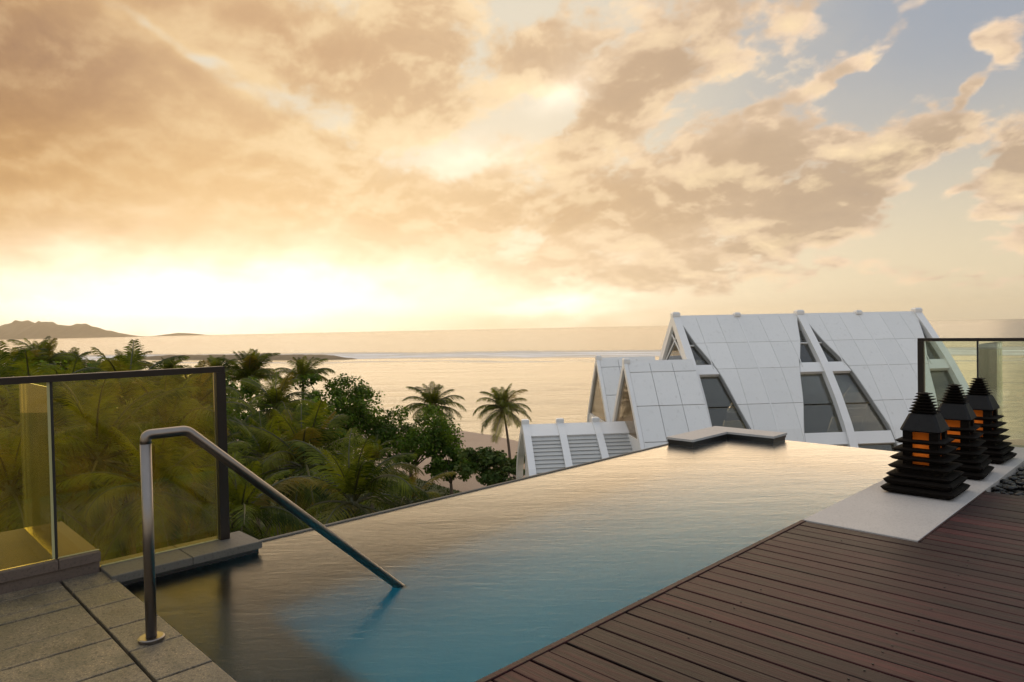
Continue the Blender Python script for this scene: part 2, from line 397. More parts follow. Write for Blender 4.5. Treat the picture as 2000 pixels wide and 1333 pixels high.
def mat_glass(name, tint, dirt, dirtcol, refl=1.0, even=False):
    """Clear or tinted pane with a film of salt and dust on it."""
    m, t, b = new_mat(name); t.n.remove(b)
    tr = t.node('ShaderNodeBsdfTransparent'); t.put(tr.inputs[0], tint)
    gl = t.node('ShaderNodeBsdfGlossy'); t.put(gl.inputs['Color'], (0.9, 0.9, 0.9)); t.put(gl.inputs['Roughness'], 0.03)
    fr = t.node('ShaderNodeFresnel'); fr.inputs[0].default_value = 1.45
    tl = t.node('ShaderNodeBsdfTranslucent'); t.put(tl.inputs[0], dirtcol)
    df = t.node('ShaderNodeBsdfDiffuse'); t.put(df.inputs[0], tuple(x * 0.6 for x in dirtcol))
    p = pos(t)
    n = t.noise(t.v('MULTIPLY', p, (3.0, 3.0, 1.0)), 2.2, 6, 0.65); drops = t.noise(p, 60.0, 3, 0.7)
    dm = t.m('MULTIPLY', t.m('ADD', t.ss(n, 0.30, 0.70, 0.85 if even else 0.25, 1.1 if even else 1.5), t.ss(drops, 0.58, 0.72, 0.0, 0.0 if even else 0.35)), dirt)
    a1 = t.node('ShaderNodeMixShader'); a1.inputs[0].default_value = 0.25; t.l.new(tl.outputs[0], a1.inputs[1]); t.l.new(df.outputs[0], a1.inputs[2])
    a2 = t.node('ShaderNodeMixShader'); t.put(a2.inputs[0], dm); t.l.new(tr.outputs[0], a2.inputs[1]); t.l.new(a1.outputs[0], a2.inputs[2])
    a3 = t.node('ShaderNodeMixShader'); t.put(a3.inputs[0], t.m('MULTIPLY', fr.outputs[0], refl)); t.l.new(a2.outputs[0], a3.inputs[1]); t.l.new(gl.outputs[0], a3.inputs[2])
    t.l.new(a3.outputs[0], m.node_tree.nodes['Material Output'].inputs[0])
    return m
def mat_leaf(name, c0, c1, trans=0.35, scale=0.35, tip=None):
    m, t, b = new_mat(name)
    p = pos(t); r = objrand(t)
    n = t.noise(p, scale, 3, 0.6); n2 = t.noise(p, scale * 9, 2, 0.5)
    c = t.mix(t.ss(t.m('ADD', n, t.m('MULTIPLY_ADD', n2, 0.5, -0.25)), 0.3, 0.72), c0, c1)
    if tip: c = t.mix(t.m('MULTIPLY', t.ss(r, 0.80, 1.0), 0.55), c, tip)
    t.put(b.inputs['Base Color'], c); t.put(b.inputs['Roughness'], 0.6); t.put(b.inputs['Specular IOR Level'], 0.16)
    tl = t.node('ShaderNodeBsdfTranslucent'); t.put(tl.inputs[0], t.v('MULTIPLY', c, (1.7, 1.5, 0.8)))
    mx = t.node('ShaderNodeMixShader'); mx.inputs[0].default_value = trans
    t.l.new(b.outputs[0], mx.inputs[1]); t.l.new(tl.outputs[0], mx.inputs[2])
    t.l.new(mx.outputs[0], m.node_tree.nodes['Material Output'].inputs[0])
    return m
def mat_sand():
    m, t, b = new_mat('beach_sand')
    p = pos(t); n = t.noise(p, 0.08, 6, 0.6); f = t.noise(p, 3.0, 5, 0.7)
    c = t.mix(n, (0.33, 0.235, 0.170), (0.46, 0.335, 0.245)); c = t.mix(t.m('MULTIPLY', t.ss(f, 0.5, 0.7), 0.3), c, (0.22, 0.155, 0.11))
    t.put(b.inputs['Base Color'], c); t.put(b.inputs['Roughness'], 0.85); bump(t, b, f, 0.5, 0.15)
    return m
def mat_emit(name, col, s):
    m, t, b = new_mat(name)
    n = t.noise(pos(t), 14.0, 3, 0.6)
    t.put(b.inputs['Base Color'], (0.3, 0.12, 0.03)); t.put(b.inputs['Emission Color'], t.mix(n, tuple(c * 0.55 for c in col), col)); t.put(b.inputs['Emission Strength'], s)
    return m
def mat_pooltile():
    m, t, b = new_mat('pool_mosaic')
    p = pos(t)
    br = t.node('ShaderNodeTexBrick'); br.offset = 0.0
    t.put(br.inputs['Vector'], t.v('ADD', p, (0, 0, 0))); t.put(br.inputs['Scale'], 12.0); t.put(br.inputs['Mortar Size'], 0.03)
    br.inputs['Brick Width'].default_value = 0.5; br.inputs['Row Height'].default_value = 0.5
    t.put(br.inputs['Color1'], (0.007, 0.250, 0.350)); t.put(br.inputs['Color2'], (0.010, 0.300, 0.410)); t.put(br.inputs['Mortar'], (0.02, 0.28, 0.38))
    t.put(b.inputs['Base Color'], br.outputs[0]); t.put(b.inputs['Roughness'], 0.4)
    return m
def mat_panel():
    m, t, b = new_mat('white_panel')
    p = pos(t); r = objrand(t); n = t.noise(p, 0.7, 5, 0.6)
    st = t.noise(t.v('MULTIPLY', p, (5.0, 5.0, 0.5)), 1.2, 5, 0.65)
    c = t.mix(n, (0.72, 0.715, 0.69), (0.80, 0.795, 0.775)); c = t.mix(t.m('MULTIPLY', r, 0.6), c, (0.68, 0.68, 0.66))
    c = t.mix(t.m('MULTIPLY', t.ss(st, 0.55, 0.8), 0.55), c, (0.46, 0.445, 0.41))
    t.put(b.inputs['Base Color'], c); t.put(b.inputs['Roughness'], 0.45)
    return m
def mat_stone(name, c0, c1, sp=60.0, rough=0.7, spec=0.4):
    m, t, b = new_mat(name)
    p = pos(t); n = t.noise(p, 3.0, 6, 0.65); s = t.noise(p, sp, 3, 0.7)
    c = t.mix(n, c0, c1); c = t.mix(t.m('MULTIPLY', t.ss(s, 0.5, 0.65), 0.4), c, tuple(x * 0.5 for x in c0))
    t.put(b.inputs['Base Color'], c); t.put(b.inputs['Roughness'], rough); t.put(b.inputs['Specular IOR Level'], spec); bump(t, b, t.m('ADD', n, s), 0.4, 0.004)
    return m
def mat_steel():
    m, t, b = new_mat('brushed_steel')
    p = pos(t); n = t.noise(t.v('MULTIPLY', p, (30, 6, 6)), 6.0, 4, 0.6); k = t.noise(p, 7.0, 5, 0.6)
    t.put(b.inputs['Base Color'], t.mix(k, (0.20, 0.175, 0.155), (0.30, 0.27, 0.245))); t.put(b.inputs['Metallic'], 1.0)
    t.put(b.inputs['Roughness'], t.m('MULTIPLY_ADD', n, 0.16, 0.26)); b.inputs['Anisotropic'].default_value = 0.4
    return m

TILE = mat_tile(); WOOD = mat_wood(); WATER = mat_water(); SEA = mat_sea(); STEEL = mat_steel(); SAND = mat_sand()
GLASS_L = mat_glass('amber_glass', (0.95, 0.92, 0.56), 0.055, (0.66, 0.48, 0.08), 0.9)
GLASS_R = mat_glass('green_glass', (0.90, 0.95, 0.86), 0.04, (0.5, 0.58, 0.4))
GLASS_B = mat_glass('window_glass', (0.70, 0.71, 0.64), 0.38, (0.34, 0.33, 0.28), 2.0, True)
BRONZE = simple('dark_bronze', (0.016, 0.010, 0.007), 0.42, 0.3)
SEAL = simple('black_seal', (0.01, 0.01, 0.009), 0.5)
PARAPET = mat_stone('brown_stone', (0.085, 0.062, 0.052), (0.150, 0.112, 0.088))
KERB = mat_stone('grey_stone', (0.075, 0.068, 0.058), (0.14, 0.128, 0.108))
DARKSTONE = mat_stone('wet_dark_stone', (0.012, 0.012, 0.011), (0.024, 0.022, 0.020), 60.0, 0.35)
LEDGE = mat_stone('pale_limestone', (0.40, 0.375, 0.36), (0.50, 0.475, 0.45), 90.0, 0.6)
LANT = mat_stone('blackened_stone', (0.004, 0.003, 0.0025), (0.010, 0.007, 0.005), 40.0, 0.85, 0.12)
ROOFST = mat_stone('slate_stone', (0.009, 0.009, 0.010), (0.015, 0.015, 0.016), 40.0, 0.7, 0.25)
GLOW = mat_emit('lamp_glow', (1.0, 0.44, 0.15), 2.3)
def mat_shade():
    m, t, b = new_mat('amber_shade'); t.n.remove(b)
    tl = t.node('ShaderNodeBsdfTranslucent'); t.put(tl.inputs[0], t.mix(t.noise(pos(t), 30.0, 3, 0.6), (0.90, 0.50, 0.18), (0.80, 0.36, 0.10)))
    t.l.new(tl.outputs[0], m.node_tree.nodes['Material Output'].inputs[0])
    return m
SHADE = mat_shade()
MOSAIC = mat_pooltile()
STEPST = mat_stone('step_stone', (0.050, 0.047, 0.044), (0.085, 0.078, 0.070), 30.0)
PANEL = mat_panel(); RIB = simple('white_paint', (0.76, 0.755, 0.74), 0.4, 0, 0.05, 1.0)
JOINT = simple('grey_joint', (0.32, 0.32, 0.31), 0.6)
INNER = simple('pale_plaster', (0.42, 0.38, 0.31), 0.7, 0, 0.1)
LOUVRE = simple('grey_louvre', (0.46, 0.46, 0.44), 0.5, 0, 0.12, 1.5)
RENDERW = simple('grey_render', (0.30, 0.28, 0.26), 0.8, 0, 0.1, 1.0, 0.3)
PEBBLE = simple('black_pebble', (0.005, 0.005, 0.006), 0.45, 0, 0.5, 20.0)
GLASS_A = mat_glass('wing_glass', (0.85, 0.84, 0.80), 0.15, (0.4, 0.36, 0.3), 0.45, True)
PALM = mat_leaf('palm_frond', (0.020, 0.038, 0.003), (0.150, 0.180, 0.016), 0.40, 0.5, (0.20, 0.13, 0.035))
RACHIS = simple('frond_stalk', (0.055, 0.055, 0.016), 0.5, 0, 0.3)
LEAF = mat_leaf('broad_leaf', (0.018, 0.046, 0.004), (0.110, 0.190, 0.016), 0.40, 0.55)
LEAF2 = mat_leaf('bright_leaf', (0.030, 0.062, 0.012), (0.090, 0.130, 0.030), 0.30, 0.7)
BARK = simple('bark', (0.085, 0.060, 0.040), 0.85, 0, 0.35, 3.0, 0.6, 9.0)
PALMBARK = simple('palm_bark', (0.105, 0.080, 0.055), 0.85, 0, 0.3, 2.0, 0.6, 7.0)
GRASS = mat_leaf('grass_blade', (0.022, 0.045, 0.007), (0.060, 0.085, 0.016), 0.2, 0.2)
LAWN = simple('lawn_soil', (0.040, 0.055, 0.012), 0.9, 0, 0.35, 0.8, 0.6, 6.0)
PATHST = simple('path_stone', (0.30, 0.25, 0.20), 0.8)
HILL = simple('hill_cover', (0.17, 0.115, 0.055), 0.95, 0, 0.3, 0.01)
ROCK = simple('breakwater_rock', (0.22, 0.16, 0.09), 0.9, 0, 0.35, 0.12, 0.8, 0.4)
BLIND = simple('pale_blind', (0.80, 0.62, 0.48), 0.7, 0, 0.06, 1.0)
# ================================================================== the far setting
GZ = -13.5
rng = random.Random(7)
def sheet(name, pts, z, mat, kind='structure'):
    o = MB().add([(p[0], p[1], z) for p in pts], [tuple(range(len(pts)))]).build(name, mat)
    tidy(o)
    if o.data.polygons[0].normal.z < 0: o.data.flip_normals()
    return tag(o, kind=kind)
def circle(r, n=96): return [(math.cos(2 * PI * i / n) * r, math.sin(2 * PI * i / n) * r) for i in range(n)]
tag(sheet('sea', circle(11500.0), GZ, SEA), 'calm golden sea with a line of surf on the reef')
# beach and the land behind it
shore = [ground(x, y, GZ) for (x, y) in [(-1500, 770), (-600, 782), (0, 800), (400, 815), (560, 822), (700, 828), (800, 836), (895, 844), (960, 854), (1020, 868), (1100, 880)]]
fl = RGT0 * 220 + FWD0 * 78
land = [(p.x, p.y) for p in shore] + [(q.x, q.y) for q in (RGT0 * 40 + FWD0 * 84, fl, RGT0 * 260 - FWD0 * 120, -RGT0 * 330 - FWD0 * 120)]
tag(sheet('beach', land, GZ + 0.25, SAND), 'pinkish sand beach behind the trees')
lawn_px = [(-600, 850), (300, 858), (560, 868), (640, 882), (700, 902), (800, 930), (870, 952), (960, 978), (1000, 1010)]
lawn = [ground(x, y, GZ + 0.3) for x, y in lawn_px]
lawn_pts = [(p.x, p.y) for p in lawn] + [(q.x, q.y) for q in (RGT0 * 12 + FWD0 * 40, RGT0 * 12 + FWD0 * 4, -RGT0 * 120 + FWD0 * 4)]
tag(sheet('lawn', lawn_pts, GZ + 0.30, LAWN), 'dark green lawn in front of the beach')
pth = [ground(x, y, GZ + 0.36) for x, y in [(560, 900), (640, 905), (700, 918), (745, 930), (780, 945), (800, 962), (795, 985), (770, 1010)]]
mbp = MB()
for a, b in zip(pth[:-1], pth[1:]):
    d = (b - a).normalized(); n = Vector((-d.y, d.x, 0)) * 0.22
    mbp.add([a - n, b - n, b + n, a + n, a - n + UP0 * .12, b - n + UP0 * .12, b + n + UP0 * .12, a + n + UP0 * .12], [(4, 5, 6, 7), (0, 1, 5, 4), (2, 3, 7, 6), (1, 2, 6, 5), (3, 0, 4, 7)])
tag(tidy(mbp.build('path_kerb', PATHST)), 'pale curved kerb round the lawn', kind='structure')

# hills across the bay
def hills(name, prof, dist, label, depth):
    """prof: (px, height above the sea in photo px) along the skyline."""
    rr = random.Random(3); rows = []
    N = 90; x0, x1 = prof[0][0], prof[-1][0]
    for j, (fz, fd) in enumerate([(0.0, -1.0), (0.35, -0.6), (0.75, -0.25), (1.0, 0.0), (0.5, 0.5), (0.0, 1.0)]):
        row = []
        for i in range(N + 1):
            x = x0 + (x1 - x0) * i / N
            for (a, ha), (b, hb) in zip(prof[:-1], prof[1:]):
                if a <= x <= b: h = ha + (hb - ha) * (x - a) / (b - a); break
            h *= dist / FOCAL * fz * (1 + 0.10 * math.sin(i * 1.7 + j) * (0.5 if fz == 1 else 1) + rr.uniform(-.05, .05))
            c = RGT0 * ((x - 1000) / FOCAL * dist) + FWD0 * (dist + depth * fd + rr.uniform(-.1, .1) * depth)
            row.append((c.x, c.y, GZ + h - 0.3))
        rows.append(row)
    return tag(tidy(MB().loft(rows, False, False).build(name, HILL, smooth=True)), label, kind='structure')
hills('hills', [(-300, 24), (-210, 30), (-120, 27), (0, 24), (25, 31), (48, 38), (70, 31), (92, 34), (125, 24), (150, 27), (170, 28), (185, 22), (205, 15), (228, 9), (250, 0)], 8000.0, 'hazy brown headland across the bay', 500.0)
hills('far_hills', [(300, 0), (325, 3), (350, 5.5), (375, 4), (405, 0)], 9500.0, 'faint low hills on the horizon', 300.0)
# breakwater
A = ground(230, 702, GZ); B = ground(702, 702, GZ)
mbw = MB(); rows = []
for i in range(61):
    k = i / 60; c = A.lerp(B, k); d = (B - A).normalized(); n = Vector((-d.y, d.x, 0))
    s = min(1.0, (1 - k) * 7 + 0.05) * min(1.0, k * 4 + 0.1); h = 2.7 * s
    rows.append([c + n * (o * (4 + 6 * s)) + UP0 * (hh * h + rng.uniform(-.18, .18) - .3) for o, hh in ((-1, 0), (-.6, .62), (-.25, 1), (.25, 1.03), (.6, .6), (1, 0))])
tag(tidy(mbw.loft(rows, False, False).build('breakwater', ROCK)), 'low rock breakwater running out into the lagoon', kind='structure')

# ================================================================== hotel terrace
WZ = -0.06                                    # pool water
IX = -4.83                                    # infinity edge
FY = 8.67                                     # far edge of the pool
# the block below the terrace
tag(MB().box(-4.84, 6.0, -4.0, 8.66, GZ, -1.6).build('hotel_block', RENDERW), 'rendered hotel wall below the rooftop pool', 'building')
# pool basin: floor and walls
bas = empty('pool_basin'); tag(bas, kind='structure')
MB().box(IX + .10, -2.10, 1.10, FY - .10, -1.45, -1.30).build('floor', MOSAIC, bas)
MB().box(-4.86, IX + .09, -1.0, FY, -1.59, -0.0665).build('infinity_wall', DARKSTONE, bas)
MB().box(IX + .0905, -2.60, FY - .09, FY, -1.59, -0.0665).build('far_wall', DARKSTONE, bas)
MB().box(-2.135, -2.02, 1.16, 9.4, -1.59, -0.02).build('deck_wall', MOSAIC, bas)
MB().box(IX + .0905, -2.136, 1.02, 1.155, -1.59, -0.045).build('terrace_wall', DARKSTONE, bas)
for i, (y0, y1, z) in enumerate([(1.156, 1.42, -0.30), (1.421, 1.70, -0.56), (1.701, 1.95, -0.82)]):
    MB().box(IX + .12, -2.14, y0, y1, -1.30, z, 0.01).build('step', STEPST, bas)
nx, ny = 2, 2
tag(MB().add([(-4.836, 1.155, WZ), (-2.136, 1.155, WZ), (-2.136, FY, WZ), (-4.836, FY, WZ)], [(0, 1, 2, 3)]).build('pool_water', WATER), 'still infinity pool water turning from blue to gold', kind='structure')
# thin bright lip of the overflow edge
MB().box(-4.872, -4.8365, 2.062, FY + .04, -0.30, -0.050, 0.006).build('overflow_lip', KERB, bas)

# tiled floor at the near left
ter = empty('tiled_terrace'); tag(ter, kind='structure')
MB().box(-6.2, -2.136, -3.0, 1.154, -0.30, -0.045).build('bedding', SEAL, ter)
G = 0.006
def tile(x0, x1, y0, y1):
    dz = rng.uniform(-.0015, .0015)
    MB().box(x0 + G, x1 - G, y0 + G, y1 - G, -0.043, dz, 0.003).build('tile', TILE, ter)
xs = [-4.83, -4.554, -4.205, -3.845, -3.497, -3.124, -2.78, -2.43, -2.137]
for a, b in zip(xs[:-1], xs[1:]): tile(a, b, 0.921, 1.165)
xs = [-4.83, -4.684, -4.439, -4.307, -3.952, -3.713, -3.353, -3.11, -2.98, -2.62, -2.38, -2.137]
for i, (a, b) in enumerate(zip(xs[:-1], xs[1:])):
    cut = [0.917, 0.15 + 0.13 * (i % 3) - .9, -1.4]
    for hi, lo in zip(cut[:-1], cut[1:]): tile(a, b, lo, hi)

# parapet under the left balustrade
par = empty('parapet', (-5.0, 0.4, 0)); tag(par, 'low brown stone parapet carrying the left glass balustrade', 'wall')
def child_box(name, mat, parent, x0, x1, y0, y1, z0, z1, c=0.0):
    l = parent.location
    return MB().box(x0 - l.x, x1 - l.x, y0 - l.y, y1 - l.y, z0 - l.z, z1 - l.z, c).build(name, mat, parent)
for y0, y1 in ((0.915, 1.133), (0.10, 0.911), (-0.90, 0.096)):
    child_box('coping_stone', PARAPET, par, -5.82, -4.815, y0, y1, 0.066, 0.125, 0.004)
for y0, y1 in ((0.60, 1.128), (-0.1, 0.596), (-0.90, -0.104)):
    child_box('stone', PARAPET, par, -5.80, -4.83, y0, y1, -0.04, 0.064, 0.003)
child_box('foundation', RENDERW, par, -5.79, -4.955, -0.9, 1.12, -1.6, -0.042)
ker = empty('pool_kerb', (-4.75, 1.6, 0)); tag(ker, 'grey stone kerb between the glass pane and the end of the pool', 'kerb')
for y0, y1 in ((1.135, 1.60), (1.604, 2.06)):
    child_box('coping_stone', KERB, ker, -4.965, -4.60, y0, y1, -0.028, 0.020, 0.004)
child_box('base', DARKSTONE, ker, -4.96, -4.625, 1.136, 2.045, -0.40, -0.030)

# L shaped kerb in the far corner of the pool
lk = empty('corner_kerb', (-4.5, 8.0, 0)); tag(lk, 'L shaped stone kerb with dark sides in the far pool corner', 'kerb')
child_box('coping_stone', LEDGE, lk, -4.87, -4.49, 7.46, 8.300, 0.008, 0.036, 0.003)
child_box('coping_stone', LEDGE, lk, -4.87, -3.86, 8.304, 8.68, 0.008, 0.036, 0.003)
child_box('course', DARKSTONE, lk, -4.86, -4.498, 7.468, 8.31, -0.022, 0.006)
child_box('course', DARKSTONE, lk, -4.86, -3.87, 8.312, 8.67, -0.022, 0.006)
child_box('base', DARKSTONE, lk, -4.855, -4.505, 7.478, 8.318, -0.5, -0.024)
child_box('base', DARKSTONE, lk, -4.855, -3.88, 8.320, 8.665, -0.5, -0.024)

# pale ledge under the lanterns
led = empty('stone_ledge'); tag(led, kind='structure')
for y0, y1 in ((5.022, 7.30), (7.304, 9.40)):
    MB().box(-2.125, -1.372, y0, y1, -0.06, 0.006, 0.003).build('slab', LEDGE, led)
# timber deck
dk = empty('timber_deck'); tag(dk, kind='structure')
MB().box(-2.02, 2.6, -0.9, 9.38, -0.30, -0.060).build('underside', SEAL, dk)
PW, PG = 0.1153, 0.0085
def plank_mesh(L):
    w = PW - PG; c = 0.003
    prof = [(0, -0.03), (w, -0.03), (w, -c), (w - c, 0), (c, 0), (0, -c)]
    return MB().loft([[(x, y, z) for (y, z) in prof] for x in (0, L)]).mesh('plank', WOOD)
long_m, short_m = plank_mesh(4.62), plank_mesh(3.88)
y = 5.014 - PW; k = 0
while y > -0.9:
    k += 1; place(long_m, 'plank', dk, (-2.094, y + (.0022 if k % 2 else -.0022), rng.uniform(-.0015, .0015)), (rng.uniform(-.003, .003), 0, 0)); y -= PW
y = 5.014
while y < 6.80:
    place(short_m, 'plank', dk, (-1.358, y + PG / 2, rng.uniform(-.0015, .0015)), (rng.uniform(-.003, .003), 0, 0)); y += PW
YEND = y
MB().box(-2.134, -2.099, -0.9, 5.016, -0.07, 0.004, 0.003).build('edge_batten', WOOD, dk)
MB().box(-1.3705, -1.360, 5.016, YEND + .02, -0.06, 0.004, 0.002).build('edge_batten', WOOD, dk)
scr = MB()
for i in range(40):
    yy = 5.014 - PW * (i + 0.5) + rng.uniform(-.03, .03) - PG / 2
    for xx in (-1.72, -1.02, -0.32):
        if rng.random() < .55:
            xx += rng.uniform(-.03, .03)
            scr.loft([[(xx + math.cos(a * PI / 4) * .005, yy + math.sin(a * PI / 4) * .005, z) for a in range(8)] for z in (-.004, .0022)])
tag(scr.build('screw', SEAL, dk), kind='stuff')
# black pebbles beyond the deck
mpb = MB()
for i in range(1500):
    x = rng.uniform(-1.345, 0.7); yy = rng.uniform(YEND + .03, 9.36); r = rng.uniform(.018, .04)
    a = rng.uniform(0, PI); sx, sy, sz = r * rng.uniform(.9, 1.4), r, r * rng.uniform(.45, .7); zc = rng.uniform(-.05, -.015)
    rings = []
    for ph in (-1.2, -.5, .3, 1.0):
        rings.append([(x + math.cos(a) * sx * math.cos(q) * math.cos(ph) - math.sin(a) * sy * math.sin(q) * math.cos(ph),
                       yy + math.sin(a) * sx * math.cos(q) * math.cos(ph) + math.cos(a) * sy * math.sin(q) * math.cos(ph), zc + sz * math.sin(ph)) for q in [j * PI / 3 for j in range(6)]])
    mpb.loft(rings)
tag(mpb.build('pebble_bed', PEBBLE, smooth=True), 'bed of black pebbles beside the deck', kind='stuff')

# ================================================================== balustrades
def pane(name, mat, parent, x0, x1, y0, y1, z0, z1): return child_box(name, mat, parent, x0, x1, y0, y1, z0, z1)
bl = empty('glass_balustrade', (-4.86, 1.2, 0)); tag(bl, 'amber tinted glass balustrade with dark bronze rail above the left end of the pool', 'balustrade')
BX = -4.86
child_box('top_rail', BRONZE, bl, BX - .03, BX + .03, -1.0, 1.930, 1.184, 1.224, 0.004)
child_box('post', BRONZE, bl, BX - .035, BX + .035, 1.868, 1.932, 0.021, 1.1835)
lp = [(0.918, 0.126), (1.137, 0.126), (1.137, 0.021), (1.862, 0.021), (1.862, 1.183), (0.918, 1.183)]
tidy(MB().loft([[(x - bl.location.x, yy - bl.location.y, zz) for yy, zz in lp] for x in (BX - .006, BX + .006)]).build('glass_pane', GLASS_L, bl))
pane('glass_pane', GLASS_L, bl, BX - .006, BX + .006, -1.0, 0.902, 0.126, 1.183)
pane('glass_pane', GLASS_L, bl, -5.82, BX - .012, 0.904, 0.914, 0.126, 1.15)
child_box('joint_bar', SEAL, bl, BX - .009, BX + .009, 0.9025, 0.9175, 0.126, 1.183)
EDGEG = simple('pane_edge', (0.42, 0.40, 0.20), 0.3)
child_box('pane_edge', EDGEG, bl, BX + .0062, BX + .0092, 0.888, 0.9020, 0.128, 1.183)
child_box('pane_edge', EDGEG, bl, BX + .0062, BX + .0085, 0.919, 1.132, 0.1265, 0.133)
child_box('pane_edge', EDGEG, bl, BX + .0062, BX + .0085, 1.140, 1.861, 0.0215, 0.029)
br = empty('glass_balustrade', (-2.0, 9.6, 0)); tag(br, 'clear greenish glass balustrade behind the three lanterns on the right', 'balustrade')
child_box('top_rail', BRONZE, br, -2.60, 1.5, 9.57, 9.63, 1.183, 1.222, 0.004)
child_box('post', BRONZE, br, -2.60, -2.535, 9.565, 9.635, -0.55, 1.1825)
pane('glass_pane', GLASS_R, br, -2.53, -1.985, 9.594, 9.606, -0.05, 1.182)
pane('glass_pane', GLASS_R, br, -1.965, 1.5, 9.594, 9.606, -0.05, 1.182)
pane('glass_pane', GLASS_R, br, -1.982, -1.970, 9.612, 10.9, -0.05, 1.15)
child_box('joint_bar', SEAL, br, -1.9845, -1.9655, 9.590, 9.610, -0.05, 1.182)
tag(MB().box(-2.62, 6.0, 9.402, 9.95, -13.4, -0.052, 0.004).build('boundary_kerb', DARKSTONE), 'dark stone kerb under the right glass balustrade', 'kerb')

# ================================================================== handrail
hr = empty('handrail', (-3.552, 1.037, 0)); tag(hr, 'brushed steel tube handrail standing on the tiles and sloping into the pool', 'handrail')
def rel(ps, o): return [Vector(p) - o.location for p in ps]
RX = -3.552
MB().tube(rel([(RX, 1.037, .018), (RX, 1.037, .9355)], hr), .0245, 20).build('post', STEEL, hr, True)
def bend(a, b, c, r, n=7):
    a, b, c = Vector(a), Vector(b), Vector(c)
    p, q = b + (a - b).normalized() * r, b + (c - b).normalized() * r
    return [p * (1 - t) ** 2 + b * 2 * t * (1 - t) + q * t * t for t in [i / n for i in range(n + 1)]]
top = (RX, 1.037, .978); mid = (RX, 1.225, .978); end = (-3.379, 2.370, -.090)
MB().tube(rel([Vector((RX, 1.037, .936))] + bend((RX, 1.037, .9), top, mid, .026, 7) + bend(top, mid, end, .024, 6) + [Vector(end)], hr), .0245, 20).build('rail', STEEL, hr, True)
ms = MB(); prof = [(.030, .019), (.052, .018), (.058, .014), (.058, .001), (.05, .0005)]
ms.loft([[(math.cos(2 * PI * i / 28) * r, math.sin(2 * PI * i / 28) * r, z) for i in range(28)] for r, z in reversed(prof)])
tidy(ms.build('flange', STEEL, hr)); 

# ================================================================== lanterns
def sq(h, z, c=0.02):
    return [(-h + c, -h, z), (h - c, -h, z), (h, -h + c, z), (h, h - c, z), (h - c, h, z), (-h + c, h, z), (-h, h - c, z), (-h, -h + c, z)]
def make_lantern():
    L = empty('stone_lantern')
    tiers = [(.272, 0.002), (.256, .066), (.240, .132), (.228, .202), (.216, .272), (.203, .342), (.184, .412)]
    for i, (h, z) in enumerate(tiers):
        t = .036 if i > 1 else .062
        rings = [sq(h - .045, z), sq(h - .016, z + t * .25), sq(h, z + t * .70), sq(h - .008, z + t * .82), sq(h - .034, z + t)]
        if i < 3: MB().loft(rings).build('tier', LANT, L)
        else:                                                          # open inside, round the lamp
            rings = [sq(.118, z, .01)] + rings + [sq(.118, z + t, .01), sq(.118, z, .01)]
            MB().loft(rings, True, False).build('tier', LANT, L)
    for z0, z1 in ((.06, .068), (.124, .134), (.166, .204)): MB().loft([sq(.17, z0), sq(.17, z1)]).build('core', LANT, L)
    for sx in (-1, 1):
        for sy in (-1, 1):
            MB().box(sx * .098 - .034, sx * .098 + .034, sy * .098 - .034, sy * .098 + .034, .238, .513).build('pillar', LANT, L)
    MB().loft([sq(.11, .205), sq(.11, .237)]).build('core', LANT, L)
    sh = MB().loft([sq(.104, z, .03) for z in (.239, .33, .42, .505)]).build('lamp_shade', SHADE, L)
    MB().loft([[(math.cos(2 * PI * k / 8) * r, math.sin(2 * PI * k / 8) * r, z) for k in range(8)] for r, z in ((.006, .30), (.020, .32), (.020, .40), (.004, .44))]).build('bulb', GLOW, sh, True)
    roof = MB().loft([sq(.138, .512), sq(.152, .524), sq(.148, .538), sq(.100, .655), sq(.092, .660)]).build('roof', ROOFST, L)
    for i in range(7):
        h = .098 - i * .0080; z = .662 + i * .0245
        MB().loft([sq(h - .030, z, .006), sq(h + .001, z + .0125, .006), sq(h + .003, z + .0175, .006), sq(h - .028, z + .0195, .006), sq(h - .030, z + .0243, .006)]).build('finial_tier', LANT, roof)
    return L
def kids(o): return list(o.children)
def copy_tree(o, parent=None):
    c = o.copy(); COL.objects.link(c); c.parent = parent
    for ch in kids(o): copy_tree(ch, c)
    return c
lan = make_lantern()
for i, (yy, lab) in enumerate([(6.52, 'black tiered stone lantern nearest the deck, whole base in view on the pale ledge'), (7.47, 'black tiered stone lantern in the middle of the row of three'), (8.41, 'black tiered stone lantern farthest back, in front of the glass balustrade')]):
    o = lan if i == 0 else copy_tree(lan)
    o.location = (-1.722, yy, 0.006); o.rotation_euler = (0, 0, R_((0, 3, -2)[i]))
    tag(o, lab, 'lantern', 'row of three stone lanterns on the ledge')
# ================================================================== white chapel
CD = 38.0
P1 = EYE + sight(1315, 619) * (CD / sight(1315, 619).dot(FWD)); RZ = P1.z
_a = R_(5.0)
RD = RGT0 * math.cos(_a) + FWD0 * math.sin(_a); NN = RGT0 * math.sin(_a) - FWD0 * math.cos(_a)
PROF = [(0, 0), (.7, -.71), (1.3, -1.32), (2.1, -2.16), (2.75, -2.88), (3.8, -4.27), (4.7, -5.7), (5.4, -7.2), (5.9, -8.8), (6.2, -10.5), (6.3, -15.2)]
def pz(w, prof=PROF):
    w = abs(w)
    for (a, za), (b, zb) in zip(prof[:-1], prof[1:]):
        if w <= b: return za + (zb - za) * (w - a) / (b - a)
    return prof[-1][1]
def wn(w, prof=PROF):
    """Outward normal (in w, z) of the roof at w >= 0."""
    e = .12; dz = pz(w + e, prof) - pz(max(w - e, 0), prof); dw = e + min(e, w)
    l = math.hypot(dz, dw); return -dz / l, dw / l
def cp(s, w, z): return P1 + RD * s + NN * w + UP0 * z
